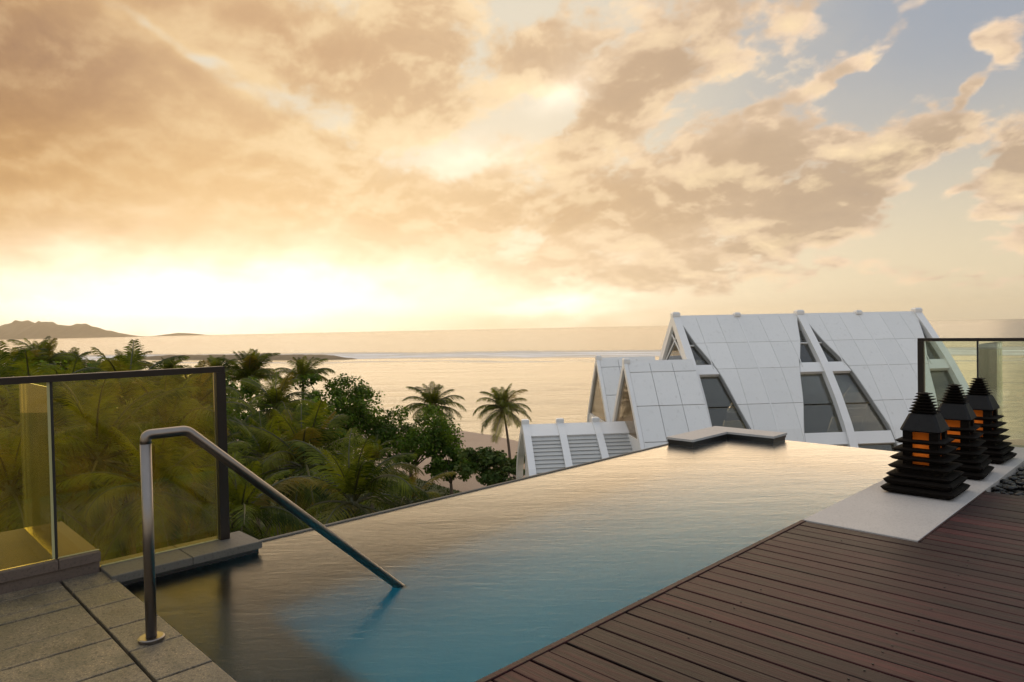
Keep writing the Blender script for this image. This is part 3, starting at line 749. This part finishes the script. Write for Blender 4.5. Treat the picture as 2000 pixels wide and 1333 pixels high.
def off(w, d, prof=PROF):
    """Point d outside the roof line at signed w."""
    sg = 1 if w >= 0 else -1; nw, nz = wn(abs(w), prof)
    return w + sg * nw * d, pz(w, prof) + nz * d
ROT = math.atan2(RD.y, RD.x)
def slab_strip(mb, s0f, s1f, w0, w1, d0, d1, n=3, sign=1, base=0.0, prof=PROF, w_c=0.0, z_c=0.0):
    """Curved plate between two roof lines; s0f and s1f give its ends along the ridge at each w."""
    rings = []
    for i in range(n + 1):
        w = w0 + (w1 - w0) * i / n
        r = []
        for (sf, d) in ((s0f, d0), (s1f, d0), (s1f, d1), (s0f, d1)):
            ww, zz = off(w, d, prof); r.append(cp(sf(w), w_c + sign * ww, z_c + zz) - base)
        rings.append(r)
    mb.loft(rings)
    return mb
ch = empty('white_chapel', cp(7, 0, GZ - RZ)); tag(ch, 'white gothic arched chapel with panelled roof, slanting ribs and dark tapering windows', 'chapel')
O = ch.location
HALF = [(0, 3.5), (.45, 3.25), (1.42, 2.9), (2.45, 2.32), (2.85, 2.10), (3.9, 1.72), (4.7, 1.30), (5.4, 1.12), (5.9, 1.05), (6.2, 1.0), (6.3, 1.0)]
def half(w):
    for (a, ha), (b, hb) in zip(HALF[:-1], HALF[1:]):
        if w <= b: return ha + (hb - ha) * (w - a) / (b - a)
    return 1.0
SEAMS = [0.05, 1.44, 2.66, 3.93, 5.05, 5.85, 6.25]
RIBS = [0.12, 3.6, 7.2, 10.65, 14.15]
def panels(c, sign):
    lines = [-3.6, -2.37, -1.19, 0, 1.19, 2.37, 3.6]
    for r in range(len(SEAMS) - 1):
        w0, w1 = SEAMS[r] + .007, SEAMS[r + 1] - .007
        for a, b in zip(lines[:-1], lines[1:]):
            hm = max(half(w0), half(w1))
            if a >= hm or b <= -hm: continue
            lo = (lambda w, a=a: c + max(a + .006, -half(w))); hi = (lambda w, b=b: c + min(b - .006, half(w)))
            if a >= half(w1) or b <= -half(w1):         # runs to a point at its lower edge
                lo2, hi2 = lo, hi
                if a > 0: hi = (lambda w, a=a: c + max(a + .02, min(b - .012, half(w))))
                else: lo = (lambda w, b=b: c + min(b - .02, max(a + .012, -half(w))))
            mb = MB(); slab_strip(mb, lo, hi, w0, w1, -.05, .03, 3, sign, O); tidy(mb.build('panel', PANEL, ch))
for c in (3.6, 10.68):
    for sg in (1, -1): panels(c, sg)
    # backing shell just under the panels, seen in the joints
    for sg in (1, -1):
        mb = MB(); slab_strip(mb, lambda w: c - half(w) + .03, lambda w: c + half(w) - .03, 0.03, 6.28, -.16, -.054, 16, sg, O); tidy(mb.build('backing', JOINT, ch))
def rib(s, wd, d0, d1, name='rib', prof=PROF, parent=None, w_c=0, z_c=0, stub=True, wmax=6.29, org=None):
    pts = [i * wmax / 22 for i in range(23)]
    for sg in (1, -1):
        mb = MB(); rings = []
        for w in pts:
            a, b = off(w, d0, prof), off(w, d1, prof)
            if w == 0: a = (0.002, pz(0, prof) + d0 * 1.2); b = (0.002, pz(0, prof) + d1 * 1.4)
            rings.append([cp(s - wd, w_c + sg * a[0], z_c + a[1]) - org, cp(s + wd, w_c + sg * a[0], z_c + a[1]) - org, cp(s + wd, w_c + sg * b[0], z_c + b[1]) - org, cp(s - wd, w_c + sg * b[0], z_c + b[1]) - org])
        tidy(mb.loft(rings).build(name, RIB, parent))
    if stub:
        mb = MB()
        mb.loft([[cp(s + a * k, w_c + b * k, z_c + zz) - org for a, b in ((-wd, -.20), (wd, -.20), (wd, .20), (-wd, .20))] for k, zz in ((1.06, d1 * .4 - .05), (1.06, d1 + .05), (.72, d1 + .13))])
        tidy(mb.build('ridge_cap', RIB, parent))
for i, s in enumerate(RIBS):
    if i in (1, 3): rib(s, .035, -.04, .045, 'rib', parent=ch, org=O); 
    else: rib(s, .20, -.35, .12, 'rib', parent=ch, org=O)
for s in (RIBS[1], RIBS[3]):
    mb = MB(); mb.loft([[cp(s + a * k, b * k, zz) - O for a, b in ((-.17, -.17), (.17, -.17), (.17, .17), (-.17, .17))] for k, zz in ((1, -.06), (1, .10), (.7, .17))]); tidy(mb.build('ridge_cap', RIB, ch))
mb = MB(); mb.loft([[cp(s, w, z) - O for w, z in ((-.13, -.13), (0, .055), (.13, -.13))] for s in (-.05, 14.3)]); tidy(mb.build('ridge_beam', RIB, ch))
# windows between the panel fields: glass set back, white beam and sill across
gaps = [(lambda w: .30, lambda w: 3.6 - half(w)), (lambda w: 3.6 + half(w), lambda w: 7.02), (lambda w: 7.38, lambda w: 10.68 - half(w)), (lambda w: 10.68 + half(w), lambda w: 13.97)]
for lo, hi in gaps:
    for sg in (1, -1):
        for w0, w1 in ((.75, 1.42), (1.46, 2.44), (2.86, 3.92), (3.96, 4.76), (5.06, 6.26)):
            mb = MB(); slab_strip(mb, lambda w: lo(w) + .01, lambda w: max(hi(w) + .02, lo(w) + .03), w0, w1, -.24, -.21, 3, sg, O); tidy(mb.build('window', GLASS_B, ch))
        for w0, w1, nm in ((2.45, 2.85, 'beam'), (4.78, 5.04, 'sill')):
            mb = MB(); slab_strip(mb, lo, lambda w: hi(w) + .02, w0, w1, -.26, .0, 2, sg, O); tidy(mb.build(nm, RIB, ch))
        mb = MB(); slab_strip(mb, lambda w: lo(w), lambda w: hi(w) + .01, 1.425, 1.455, -.22, -.12, 1, sg, O); tidy(mb.build('glazing_bar', RIB, ch))
        if sg == 1:
            edge = hi if lo(1) in (.30, 7.38) else lo
            mb = MB(); dd = .04 if edge is hi else -.04
            slab_strip(mb, lambda w: edge(w) - max(dd, 0) - .01, lambda w: edge(w) - min(dd, 0) - .01, .5, 6.2, -.24, .012, 16, sg, O); tidy(mb.build('reveal', JOINT, ch))
# end gables
for s, dirn in ((.12, -1), (14.15, 1)):
    mb = MB(); w0 = 2.45
    tri = [(-w0, pz(w0)), (w0, pz(w0)), (0, -.5)]
    mb.loft([[cp(s + dirn * d, w * .96, z) - O for w, z in tri] for d in (.00, .02)]); tidy(mb.build('gable_window', GLASS_B, ch))
    mb = MB(); mb.loft([[cp(s + dirn * d, w, z) - O for w, z in ((-2.9, -3.05), (2.9, -3.05), (2.5, -2.55), (-2.5, -2.55))] for d in (-.14, .14)]); tidy(mb.build('gable_beam', RIB, ch))
    mb = MB(); mb.loft([[cp(s + dirn * d, w, z) - O for w, z in ((-6.0, -9), (6.0, -9), (2.85, -3.06), (-2.85, -3.06))] for d in (-.1, .1)]); tidy(mb.build('gable_wall', RIB, ch))
    for sx in (-1, 1):
        a, b = cp(s + dirn * .05, sx * -.45, -.98) - O, cp(s + dirn * .05, sx * 1.75, -2.56) - O
        mb = MB(); mb.tube([a, b], .055, 4); mb.build('mullion', RIB, ch)
mb = MB(); mb.loft([[cp(s, w, z) - O for w, z in ((-5.6, -9.2), (5.6, -9.2), (5.6, -9.0), (-5.6, -9.0))] for s in (.3, 14.0)]); tidy(mb.build('floor', INNER, ch))
mb = MB(); mb.loft([[cp(s, w, z) - O for w, z in ((-6.1, GZ - RZ), (6.1, GZ - RZ), (5.9, -9.21), (-5.9, -9.21))] for s in (.2, 14.1)]); tidy(mb.build('base', RIB, ch))

# gabled wings at the near end
APROF = [(0, 0), (.5, -.62), (1.0, -1.24), (1.7, -2.16), (2.3, -2.98), (2.9, -3.8), (3.4, -4.9), (3.8, -6.4), (4.0, -11.2)]
def annex(w_c, z_c, label, s0=-3.65, s1=-.10):
    o = empty('gabled_wing', cp((s0 + s1) / 2, w_c, GZ - RZ)); tag(o, label, 'chapel wing', 'gabled wings of the white chapel'); org = o.location
    wmax = 3.95
    cols = [s0 + .18, s0 + 1.28, s0 + 2.42, s1]
    seams = [.06, .42, 1.62, 2.75, 3.45, 3.9]
    for sg in (1, -1):
        wl = wmax if (sg > 0) == (w_c > 0) else 3.26
        for a, b in zip(cols[:-1], cols[1:]):
            for u, v in zip(seams[:-1], seams[1:]):
                if v > wl + .3: continue
                mb = MB(); slab_strip(mb, lambda w: a + .012, lambda w: b - .012, u + .012, v - .012, -.05, .03, 3, sg, org, APROF, w_c, z_c); tidy(mb.build('panel', PANEL, o))
        mb = MB(); slab_strip(mb, lambda w: s0 + .05, lambda w: s1, .05, wl - .1, -.12, -.054, 14, sg, org, APROF, w_c, z_c); tidy(mb.build('backing', JOINT, o))
        mb = MB(); rings = []
        for i in range(17):
            w = wl * i / 16; a, b = off(w, -.20, APROF), off(w, .07, APROF)
            if i == 0: a = (.002, -.30); b = (.002, .10)
            rings.append([cp(s, w_c + sg * q[0], z_c + q[1]) - org for s, q in ((s0 - .02, a), (s0 + .17, a), (s0 + .17, b), (s0 - .02, b))])
        tidy(mb.loft(rings).build('rib', RIB, o))
    mb = MB(); mb.loft([[cp(s0 + .13 + a * k, w_c + b * k, z_c + zz) - org for a, b in ((-.16, -.16), (.16, -.16), (.16, .16), (-.16, .16))] for k, zz in ((1, -.08), (1, .12), (.75, .18))]); tidy(mb.build('ridge_cap', RIB, o))
    mb = MB(); mb.loft([[cp(s, w_c + w, z_c + z) - org for w, z in ((-.1, -.12), (0, .05), (.1, -.12))] for s in (s0 + .3, s1)]); tidy(mb.build('ridge_beam', RIB, o))
    bz = -3.55
    tri = [(-2.6, bz), (2.6, bz), (0, -.30)]
    mb = MB(); mb.loft([[cp(s, w_c + w, z_c + z) - org for w, z in tri] for s in (s0 + .09, s0 + .11)]); tidy(mb.build('window', GLASS_A, o))
    mb = MB(); mb.loft([[cp(s, w_c + w * .97, z_c + z - .05) - org for w, z in tri] for s in (s0 + .125, s0 + .15)]); tidy(mb.build('blind', BLIND, o))
    mb = MB(); mb.loft([[cp(s, w_c + w, z_c + z) - org for w, z in ((-3.1, -4.2), (3.1, -4.2), (2.72, bz), (-2.72, bz))] for s in (s0 + .02, s0 + .26)]); tidy(mb.build('beam', RIB, o))
    mb = MB(); mb.loft([[cp(s, w_c + w, z_c + z) - org for w, z in ((-3.25, GZ - RZ - z_c + .01), (3.25, GZ - RZ - z_c + .01), (3.05, -4.21), (-3.05, -4.21))] for s in (s0 + .08, s1)]); tidy(mb.build('wall', RIB, o))
    return o
annex(3.28, -.36 - RZ, 'nearer white gabled wing with a panelled roof and a tall triangular window')
annex(-3.28, -.46 - RZ, 'farther white gabled wing, half hidden behind the nearer one')

# low louvred wing
pv = empty('louvred_wing', cp(-6.2, 2.9, GZ - RZ)); tag(pv, 'low white wing with three grey louvred bays at the pool edge', 'chapel wing'); PO = pv.location
VPROF = [(0, 0), (.8, -.42), (1.7, -1.06), (2.6, -1.75), (3.4, -2.6), (3.9, -4.2), (4.1, -7.4)]
VC, VZ = 2.92, -3.39 - RZ
ss_ = [-8.60, -6.86, -5.06, -3.30]
for i, s in enumerate(ss_):
    for sg in (1, -1):
        mb = MB(); rings = []
        for k in range(15):
            w = 4.05 * k / 14; a, b = off(w, -.30, VPROF), off(w, .10, VPROF)
            if k == 0: a = (.002, -.35); b = (.002, .16)
            rings.append([cp(q0, VC + sg * q[0], VZ + q[1]) - PO for q0, q in ((s - .17, a), (s + .17, a), (s + .17, b), (s - .17, b))])
        tidy(mb.loft(rings).build('rib', RIB, pv))
    mb = MB(); mb.loft([[cp(s + a * k, VC + b * k, VZ + zz) - PO for a, b in ((-.18, -.18), (.18, -.18), (.18, .18), (-.18, .18))] for k, zz in ((1, -.1), (1, .22), (.85, .27))]); tidy(mb.build('ridge_cap', RIB, pv))
for a, b in zip(ss_[:-1], ss_[1:]):
    for sg in (1, -1):
        mb = MB(); slab_strip(mb, lambda w: a + .171, lambda w: b - .171, .02, .86, -.12, .03, 2, sg, PO, VPROF, VC, VZ); tidy(mb.build('beam', RIB, pv))
    for k in range(14):
        w0 = .88 + k * .20
        if w0 > 3.5: break
        mb = MB(); rings = []
        for ww, d in ((w0, -.06), (w0 + .215, -.01)):
            q = off(ww, d, VPROF); q2 = off(ww, d - .03, VPROF)
            rings.append([cp(a + .175, VC + q2[0], VZ + q2[1]) - PO, cp(b - .175, VC + q2[0], VZ + q2[1]) - PO, cp(b - .175, VC + q[0], VZ + q[1]) - PO, cp(a + .175, VC + q[0], VZ + q[1]) - PO])
        tidy(mb.loft(rings).build('louvre', LOUVRE, pv))
    mb = MB(); slab_strip(mb, lambda w: a + .171, lambda w: b - .171, .9, 4.05, -.28, -.20, 6, 1, PO, VPROF, VC, VZ); tidy(mb.build('backing', JOINT, pv))
mb = MB(); mb.loft([[cp(s, VC + w, VZ + z) - PO for w, z in ((-3.2, GZ - RZ - VZ), (3.2, GZ - RZ - VZ), (2.4, -1.95), (-2.4, -1.95))] for s in (ss_[0] + .2, -3.2)]); tidy(mb.build('wall', RIB, pv))
# ================================================================== palms and trees
def frond_mesh(seed, e0, droop, L=1.0, nl=30, width=0.30):
    """One coconut frond along +x: arching stalk with two combs of hanging leaflets."""
    rr = random.Random(seed); pts = []; n = 14
    x = z = 0.0; a = R_(e0); y = 0; side = rr.uniform(-.10, .10)
    for i in range(n + 1):
        pts.append(Vector((x, y, z)))
        x += math.cos(a) * L / n; z += math.sin(a) * L / n; y += side * L / n * i / n; a -= R_(droop) / n * (0.4 + 1.2 * i / n)
    st = MB(); st.tube(pts, [.016 * (1 - .85 * i / n) + .002 for i in range(n + 1)], 4, False)
    lf = MB()
    for i in range(nl):
        t = .14 + .86 * (i + .5) / nl
        k = min(int(t * n), n - 1); p = pts[k].lerp(pts[k + 1], t * n - k); d = (pts[k + 1] - pts[k]).normalized()
        sd = Vector((0, 0, 1)).cross(d)
        sd = sd.normalized() if sd.length > .05 else Vector((0, 1, 0))
        up = d.cross(sd) * 1.0
        ll = width * (math.sin(PI * min(1, t * .78 + .18)) ** .6) * rr.uniform(.82, 1.1)
        for s in (-1, 1):
            dirv = (sd * s * .86 + d * (.45 + .5 * t) + up * rr.uniform(-.28, .05)).normalized()
            hang = Vector((0, 0, -1))
            q1 = p + dirv * ll * .5 + hang * ll * .07; q2 = p + dirv * ll * .92 + hang * ll * rr.uniform(.22, .45)
            wv = d * (.0085 * L) * rr.uniform(.8, 1.2)
            lf.add([p - wv * .7, p + wv * .7, q1 + wv, q1 - wv, q2 + wv * .15, q2 - wv * .15], [(0, 1, 2, 3), (3, 2, 4, 5)])
    o = len(lf.f); lf.add(st.v, st.f)
    me = bpy.data.meshes.new('frond'); me.from_pydata(lf.v, [], lf.f); me.materials.append(PALM); me.materials.append(RACHIS)
    me.polygons.foreach_set('material_index', [0] * o + [1] * (len(lf.f) - o)); me.update()
    return me
FROND = {}
for i, (e, dr) in enumerate([(82, 45), (66, 75), (48, 95), (28, 100), (6, 85), (-22, 62), (-48, 35)]):
    for v in range(2): FROND[(i, v)] = frond_mesh(i * 5 + v, e + (v - .5) * 9, dr + (v - .5) * 14, 1.0, 46)
rt = random.Random(21)
def palm(px, py, dist, L, label, group=None, nf=22, lean=(0, 0), base=None, upness=0.0, bend_=0.0):
    c = deep(px, py, dist)
    gz = GZ + .3
    bx = base if base else Vector((c.x + lean[0], c.y + lean[1], gz))
    o = empty('coconut_palm', bx); tag(o, label, 'palm', group)
    H = c.z - gz; top = c - bx
    n = 10; pts = []; rad = []
    for i in range(n + 1):
        t = i / n; b = math.sin(t * PI) * bend_
        pts.append(Vector((top.x * t ** 1.5 + b, top.y * t ** 1.5 - b * .5, H * t - .1 * (1 - t)))); rad.append(.17 - .075 * t + (.10 * (1 - t * 8) if t < .12 else 0))
    MB().tube(pts, rad, 9).build('trunk', PALMBARK, o, True)
    mbc = MB(); mbc.tube([top + Vector((0, 0, -.5)), top + Vector((0, 0, -.1)), top + Vector((0, 0, .25))], [.10, .17, .05], 8); mbc.build('crownshaft', RACHIS, o, True)
    for k in range(nf):
        t = (k + .5) / nf; lev = min(6, max(0, int(t * 7 * (1 - upness) + rt.uniform(-.4, .4))))
        az = k * 2.39996 + rt.uniform(-.25, .25); s = L * rt.uniform(.85, 1.1) * (.80 if lev == 0 else 1)
        place(FROND[(lev, rt.randrange(2))], 'frond', o, tuple(top), (rt.uniform(-.2, .2), rt.uniform(-.08, .08), az), (s, s, s))
    return o
def leaf_cloud(mb, rr, centre, rad, n, size, up=.35):
    """Leaves scattered through the outer part of one clump."""
    for i in range(n):
        v = Vector((rr.gauss(0, 1), rr.gauss(0, 1), rr.gauss(0, 1))).normalized() * (rr.random() ** .45)
        p = centre + Vector((v.x * rad[0], v.y * rad[1], v.z * rad[2]))
        nrm = (v + Vector((rr.uniform(-.8, .8), rr.uniform(-.8, .8), rr.uniform(-.5, .8) + up))).normalized()
        a = nrm.cross(Vector((rr.uniform(-1, 1), rr.uniform(-1, 1), rr.uniform(-1, 1)))).normalized(); b = nrm.cross(a)
        l, wd = size * rr.uniform(.7, 1.25), size * rr.uniform(.32, .5)
        mb.add([p - a * l * .5, p + b * wd - nrm * l * .06, p + a * l * .5 - nrm * l * .14, p - b * wd - nrm * l * .06], [(0, 1, 2, 3)])
def broadleaf(px, py, dist, rx, rz, label, base_h=None, nclump=38, per=110, size=.26, mat=None, group=None, seed=1, trunks=1, name='broadleaf_tree', cat='tree', bare=.45):
    rr = random.Random(seed); c = deep(px, py, dist); gz = GZ + .3
    o = empty(name, (c.x, c.y, gz)); tag(o, label, cat, group)
    cz = c.z - gz; cl = []
    for i in range(nclump):
        v = Vector((rr.gauss(0, 1), rr.gauss(0, 1), rr.gauss(0, .9))).normalized() * (rr.random() ** .35)
        cl.append(Vector((v.x * rx, v.y * rx, cz + v.z * rz + rz * .18 * rr.uniform(-1, 1))))
    for k in range(trunks):
        off_ = Vector((rr.uniform(-.5, .5), rr.uniform(-.5, .5), 0)) * (trunks - 1)
        fork = Vector((off_.x * .5, off_.y * .5, max(.5, (cz - rz) * .72 + .2)))
        trunk = MB().tube([off_, off_ * .8 + Vector((.12, -.05, fork.z * .5)), fork], [.20, .15, .12], 8).build('trunk', BARK, o, True)
        for q in rr.sample(cl, min(7, len(cl))):
            m = fork.lerp(q, .5) + Vector((0, 0, .15 * rz))
            MB().tube([fork, m, q], [.085, .05, .015], 6).build('limb', BARK, trunk, True)
    mb = MB()
    for q in cl:
        r = rx * rr.uniform(.20, .34); leaf_cloud(mb, rr, q, (r, r, r * .62), int(per * rr.uniform(.7, 1.3)), size)
    f = mb.build('crown', mat or LEAF, o); tag(f, kind='stuff')
    return o
# palms beside and in front of the lagoon
palm(983, 800, 73, 3.5, 'lone coconut palm on the beach just left of the white wing', None, 32, (.6, .3), upness=.16)
palm(845, 795, 70, 3.4, 'coconut palm rising behind the dark broadleaf tree', None, 30, (.4, 0), upness=.2)
palm(690, 815, 66, 2.7, 'drooping coconut palm on a thin bare trunk left of the dark broadleaf tree', None, 18, (-.3, .4))
palm(487, 745, 55, 3.3, 'tall coconut palm with upright fronds just right of the glass balustrade post', None, 30, (.5, 0), upness=.48)
palm(592, 742, 60, 2.9, 'coconut palm with upright fronds topping the thick clump against the lagoon', None, 28, (-.4, 0), upness=.42)
palm(540, 800, 34, 2.6, 'bushy dark coconut palm in the middle of the clump behind the handrail', None, 24, upness=.1)
palm(595, 915, 22, 2.8, 'big near coconut palm with wide hanging fronds below the pool edge', None, 26, (.8, .2))
palm(690, 985, 17.5, 2.5, 'near coconut palm whose arched fronds touch the pool edge in the middle', None, 20)
palm(800, 985, 20, 1.5, 'small near coconut palm with yellowing fronds by the pool edge', None, 13, upness=.2)
palm(470, 1010, 14, 1.8, 'nearest coconut palm, fronds just clear of the kerb at the glass post', None, 18)
palm(520, 900, 27, 2.7, 'coconut palm with fanned fronds between the glass post and the steel handrail', None, 22)
palm(725, 905, 40, 2.1, 'short pale coconut palm in front of the thin bare trunks', None, 16, upness=.15)
# palms beyond the glass on the left
GL = 'palms massed behind the left glass balustrade'; LB = 'coconut palm crown seen through the left glass balustrade'
for x, y, d, L in [(330, 860, 19, 2.7), (190, 900, 15, 2.5), (60, 850, 17, 2.7), (250, 790, 26, 3.0), (130, 800, 30, 3.0), (10, 800, 26, 3.2), (380, 800, 30, 2.9), (300, 960, 13, 1.8), (20, 960, 13, 1.9), (400, 930, 21, 2.4)]:
    palm(x, y, d, L, LB, GL, 22)
GB = 'palms on the skyline at the left'
for x, y, d, L, lab in [(30, 738, 52, 3.2, 'coconut palm at the left edge of the skyline clump'), (82, 716, 56, 3.2, 'tallest coconut palm of the skyline clump above the left rail'), (138, 730, 60, 3.0, 'coconut palm on the right flank of the skyline clump above the left rail'),
                        (186, 734, 72, 2.6, 'small coconut palm between the skyline clump and the wide palm above the left rail'), (250, 728, 66, 2.9, 'wide coconut palm on the skyline above the middle of the left rail'), (328, 728, 84, 2.4, 'small hazy coconut palm above the right part of the left rail'), (425, 735, 62, 2.4, 'coconut palm peeping out over the rail corner at the glass post')]:
    palm(x, y, d, L, lab, GB, 28, upness=.42)
# broadleaf trees
broadleaf(640, 790, 58, 3.9, 2.6, 'broad leafy tree with a rounded crown behind the upright palms', seed=2, nclump=64, per=130)
broadleaf(800, 850, 60, 4.2, 2.4, 'dark spreading broadleaf tree standing on the lawn edge in the middle', seed=3, nclump=70, trunks=2, per=150)
broadleaf(880, 905, 58, 2.4, 1.4, 'smaller leafy tree at the right foot of the dark spreading tree', seed=4, nclump=34, per=140, trunks=1)
broadleaf(560, 850, 44, 3.2, 2.8, 'dark leafy tree filling the clump behind the near palms', seed=5, nclump=50, per=130)
broadleaf(450, 800, 48, 2.8, 2.6, 'dark green tree close beside the glass balustrade post', seed=6, nclump=34)
broadleaf(965, 905, 46, 2.2, 1.5, 'bright leafy bush left of the louvred wing', seed=7, nclump=24, mat=LEAF2, name='leafy_bush', cat='bush', size=.30)
broadleaf(1010, 925, 44, 1.0, .7, 'low bush at the foot of the louvred wing', seed=8, nclump=10, per=90, mat=LEAF2, name='leafy_bush', cat='bush')
broadleaf(680, 862, 70, 1.6, .9, 'slim tree with bare twin stems on the sand', seed=9, nclump=12, trunks=2)
broadleaf(500, 880, 38, 2.6, 2.2, 'leafy tree low in the clump just right of the glass post', seed=10, nclump=40, per=130)
GT = 'trees behind the left glass balustrade'
for i, (x, y, d, rx, rz) in enumerate([(60, 800, 40, 4.0, 3.0), (230, 830, 36, 4.2, 3.0), (370, 840, 38, 3.2, 3.0), (150, 760, 60, 5.0, 2.2), (330, 770, 56, 4.4, 2.0)]):
    broadleaf(x, y, d, rx, rz, 'dark broadleaf tree behind the palms seen through the left glass balustrade', seed=20 + i, nclump=34, group=GT)
# undergrowth that closes the floor between the trunks
rr = random.Random(77); mb = MB()
for i in range(330):
    x = rr.uniform(-250, 640); d = rr.uniform(14, 74)
    p = deep(x, 0, d)
    if x > 560 and 52 < d < 90: continue
    h = rr.uniform(.3, 1.6) * (1 if d < 45 else .7)
    leaf_cloud(mb, rr, Vector((p.x, p.y, GZ + .3 + h * .5)), (rr.uniform(.9, 1.8), rr.uniform(.9, 1.8), h), 60, .34)
tag(mb.build('undergrowth', LEAF), 'dark undergrowth below the palms', kind='stuff')
mb = MB()
for i in range(16000):
    x = rr.uniform(540, 930); d = rr.uniform(30, 82)
    p = deep(x, 0, d)
    w_ = .06; h = rr.uniform(.08, .24); a = rr.uniform(0, PI); dx, dy = math.cos(a) * w_, math.sin(a) * w_
    # inside the lawn outline only
    inside = False; j = len(lawn_pts) - 1
    for k in range(len(lawn_pts)):
        xi, yi = lawn_pts[k]; xj, yj = lawn_pts[j]
        if (yi > p.y) != (yj > p.y) and p.x < (xj - xi) * (p.y - yi) / (yj - yi) + xi: inside = not inside
        j = k
    if inside: mb.add([(p.x - dx, p.y - dy, GZ + .3), (p.x + dx, p.y + dy, GZ + .3), (p.x + rr.uniform(-.1, .1), p.y + rr.uniform(-.1, .1), GZ + .3 + h)], [(0, 1, 2)])
tag(mb.build('lawn_grass', GRASS), 'grass of the lawn below the trees', kind='stuff')
# ================================================================== haze over the bay
def haze():
    m = bpy.data.materials.new('haze'); m.use_nodes = True; t = NT(m.node_tree); t.n.clear()
    v = t.node('ShaderNodeVolumePrincipled'); v.inputs['Color'].default_value = (1.0, 0.93, 0.80, 1)
    v.inputs['Density'].default_value = 6.0e-5; v.inputs['Anisotropy'].default_value = 0.7
    o = t.node('ShaderNodeOutputMaterial'); t.l.new(v.outputs[0], o.inputs['Volume'])
    return tag(MB().box(-11900, 11900, -11900, 11900, GZ - 1.0, 250.0).build('haze', m), kind='stuff')
haze()
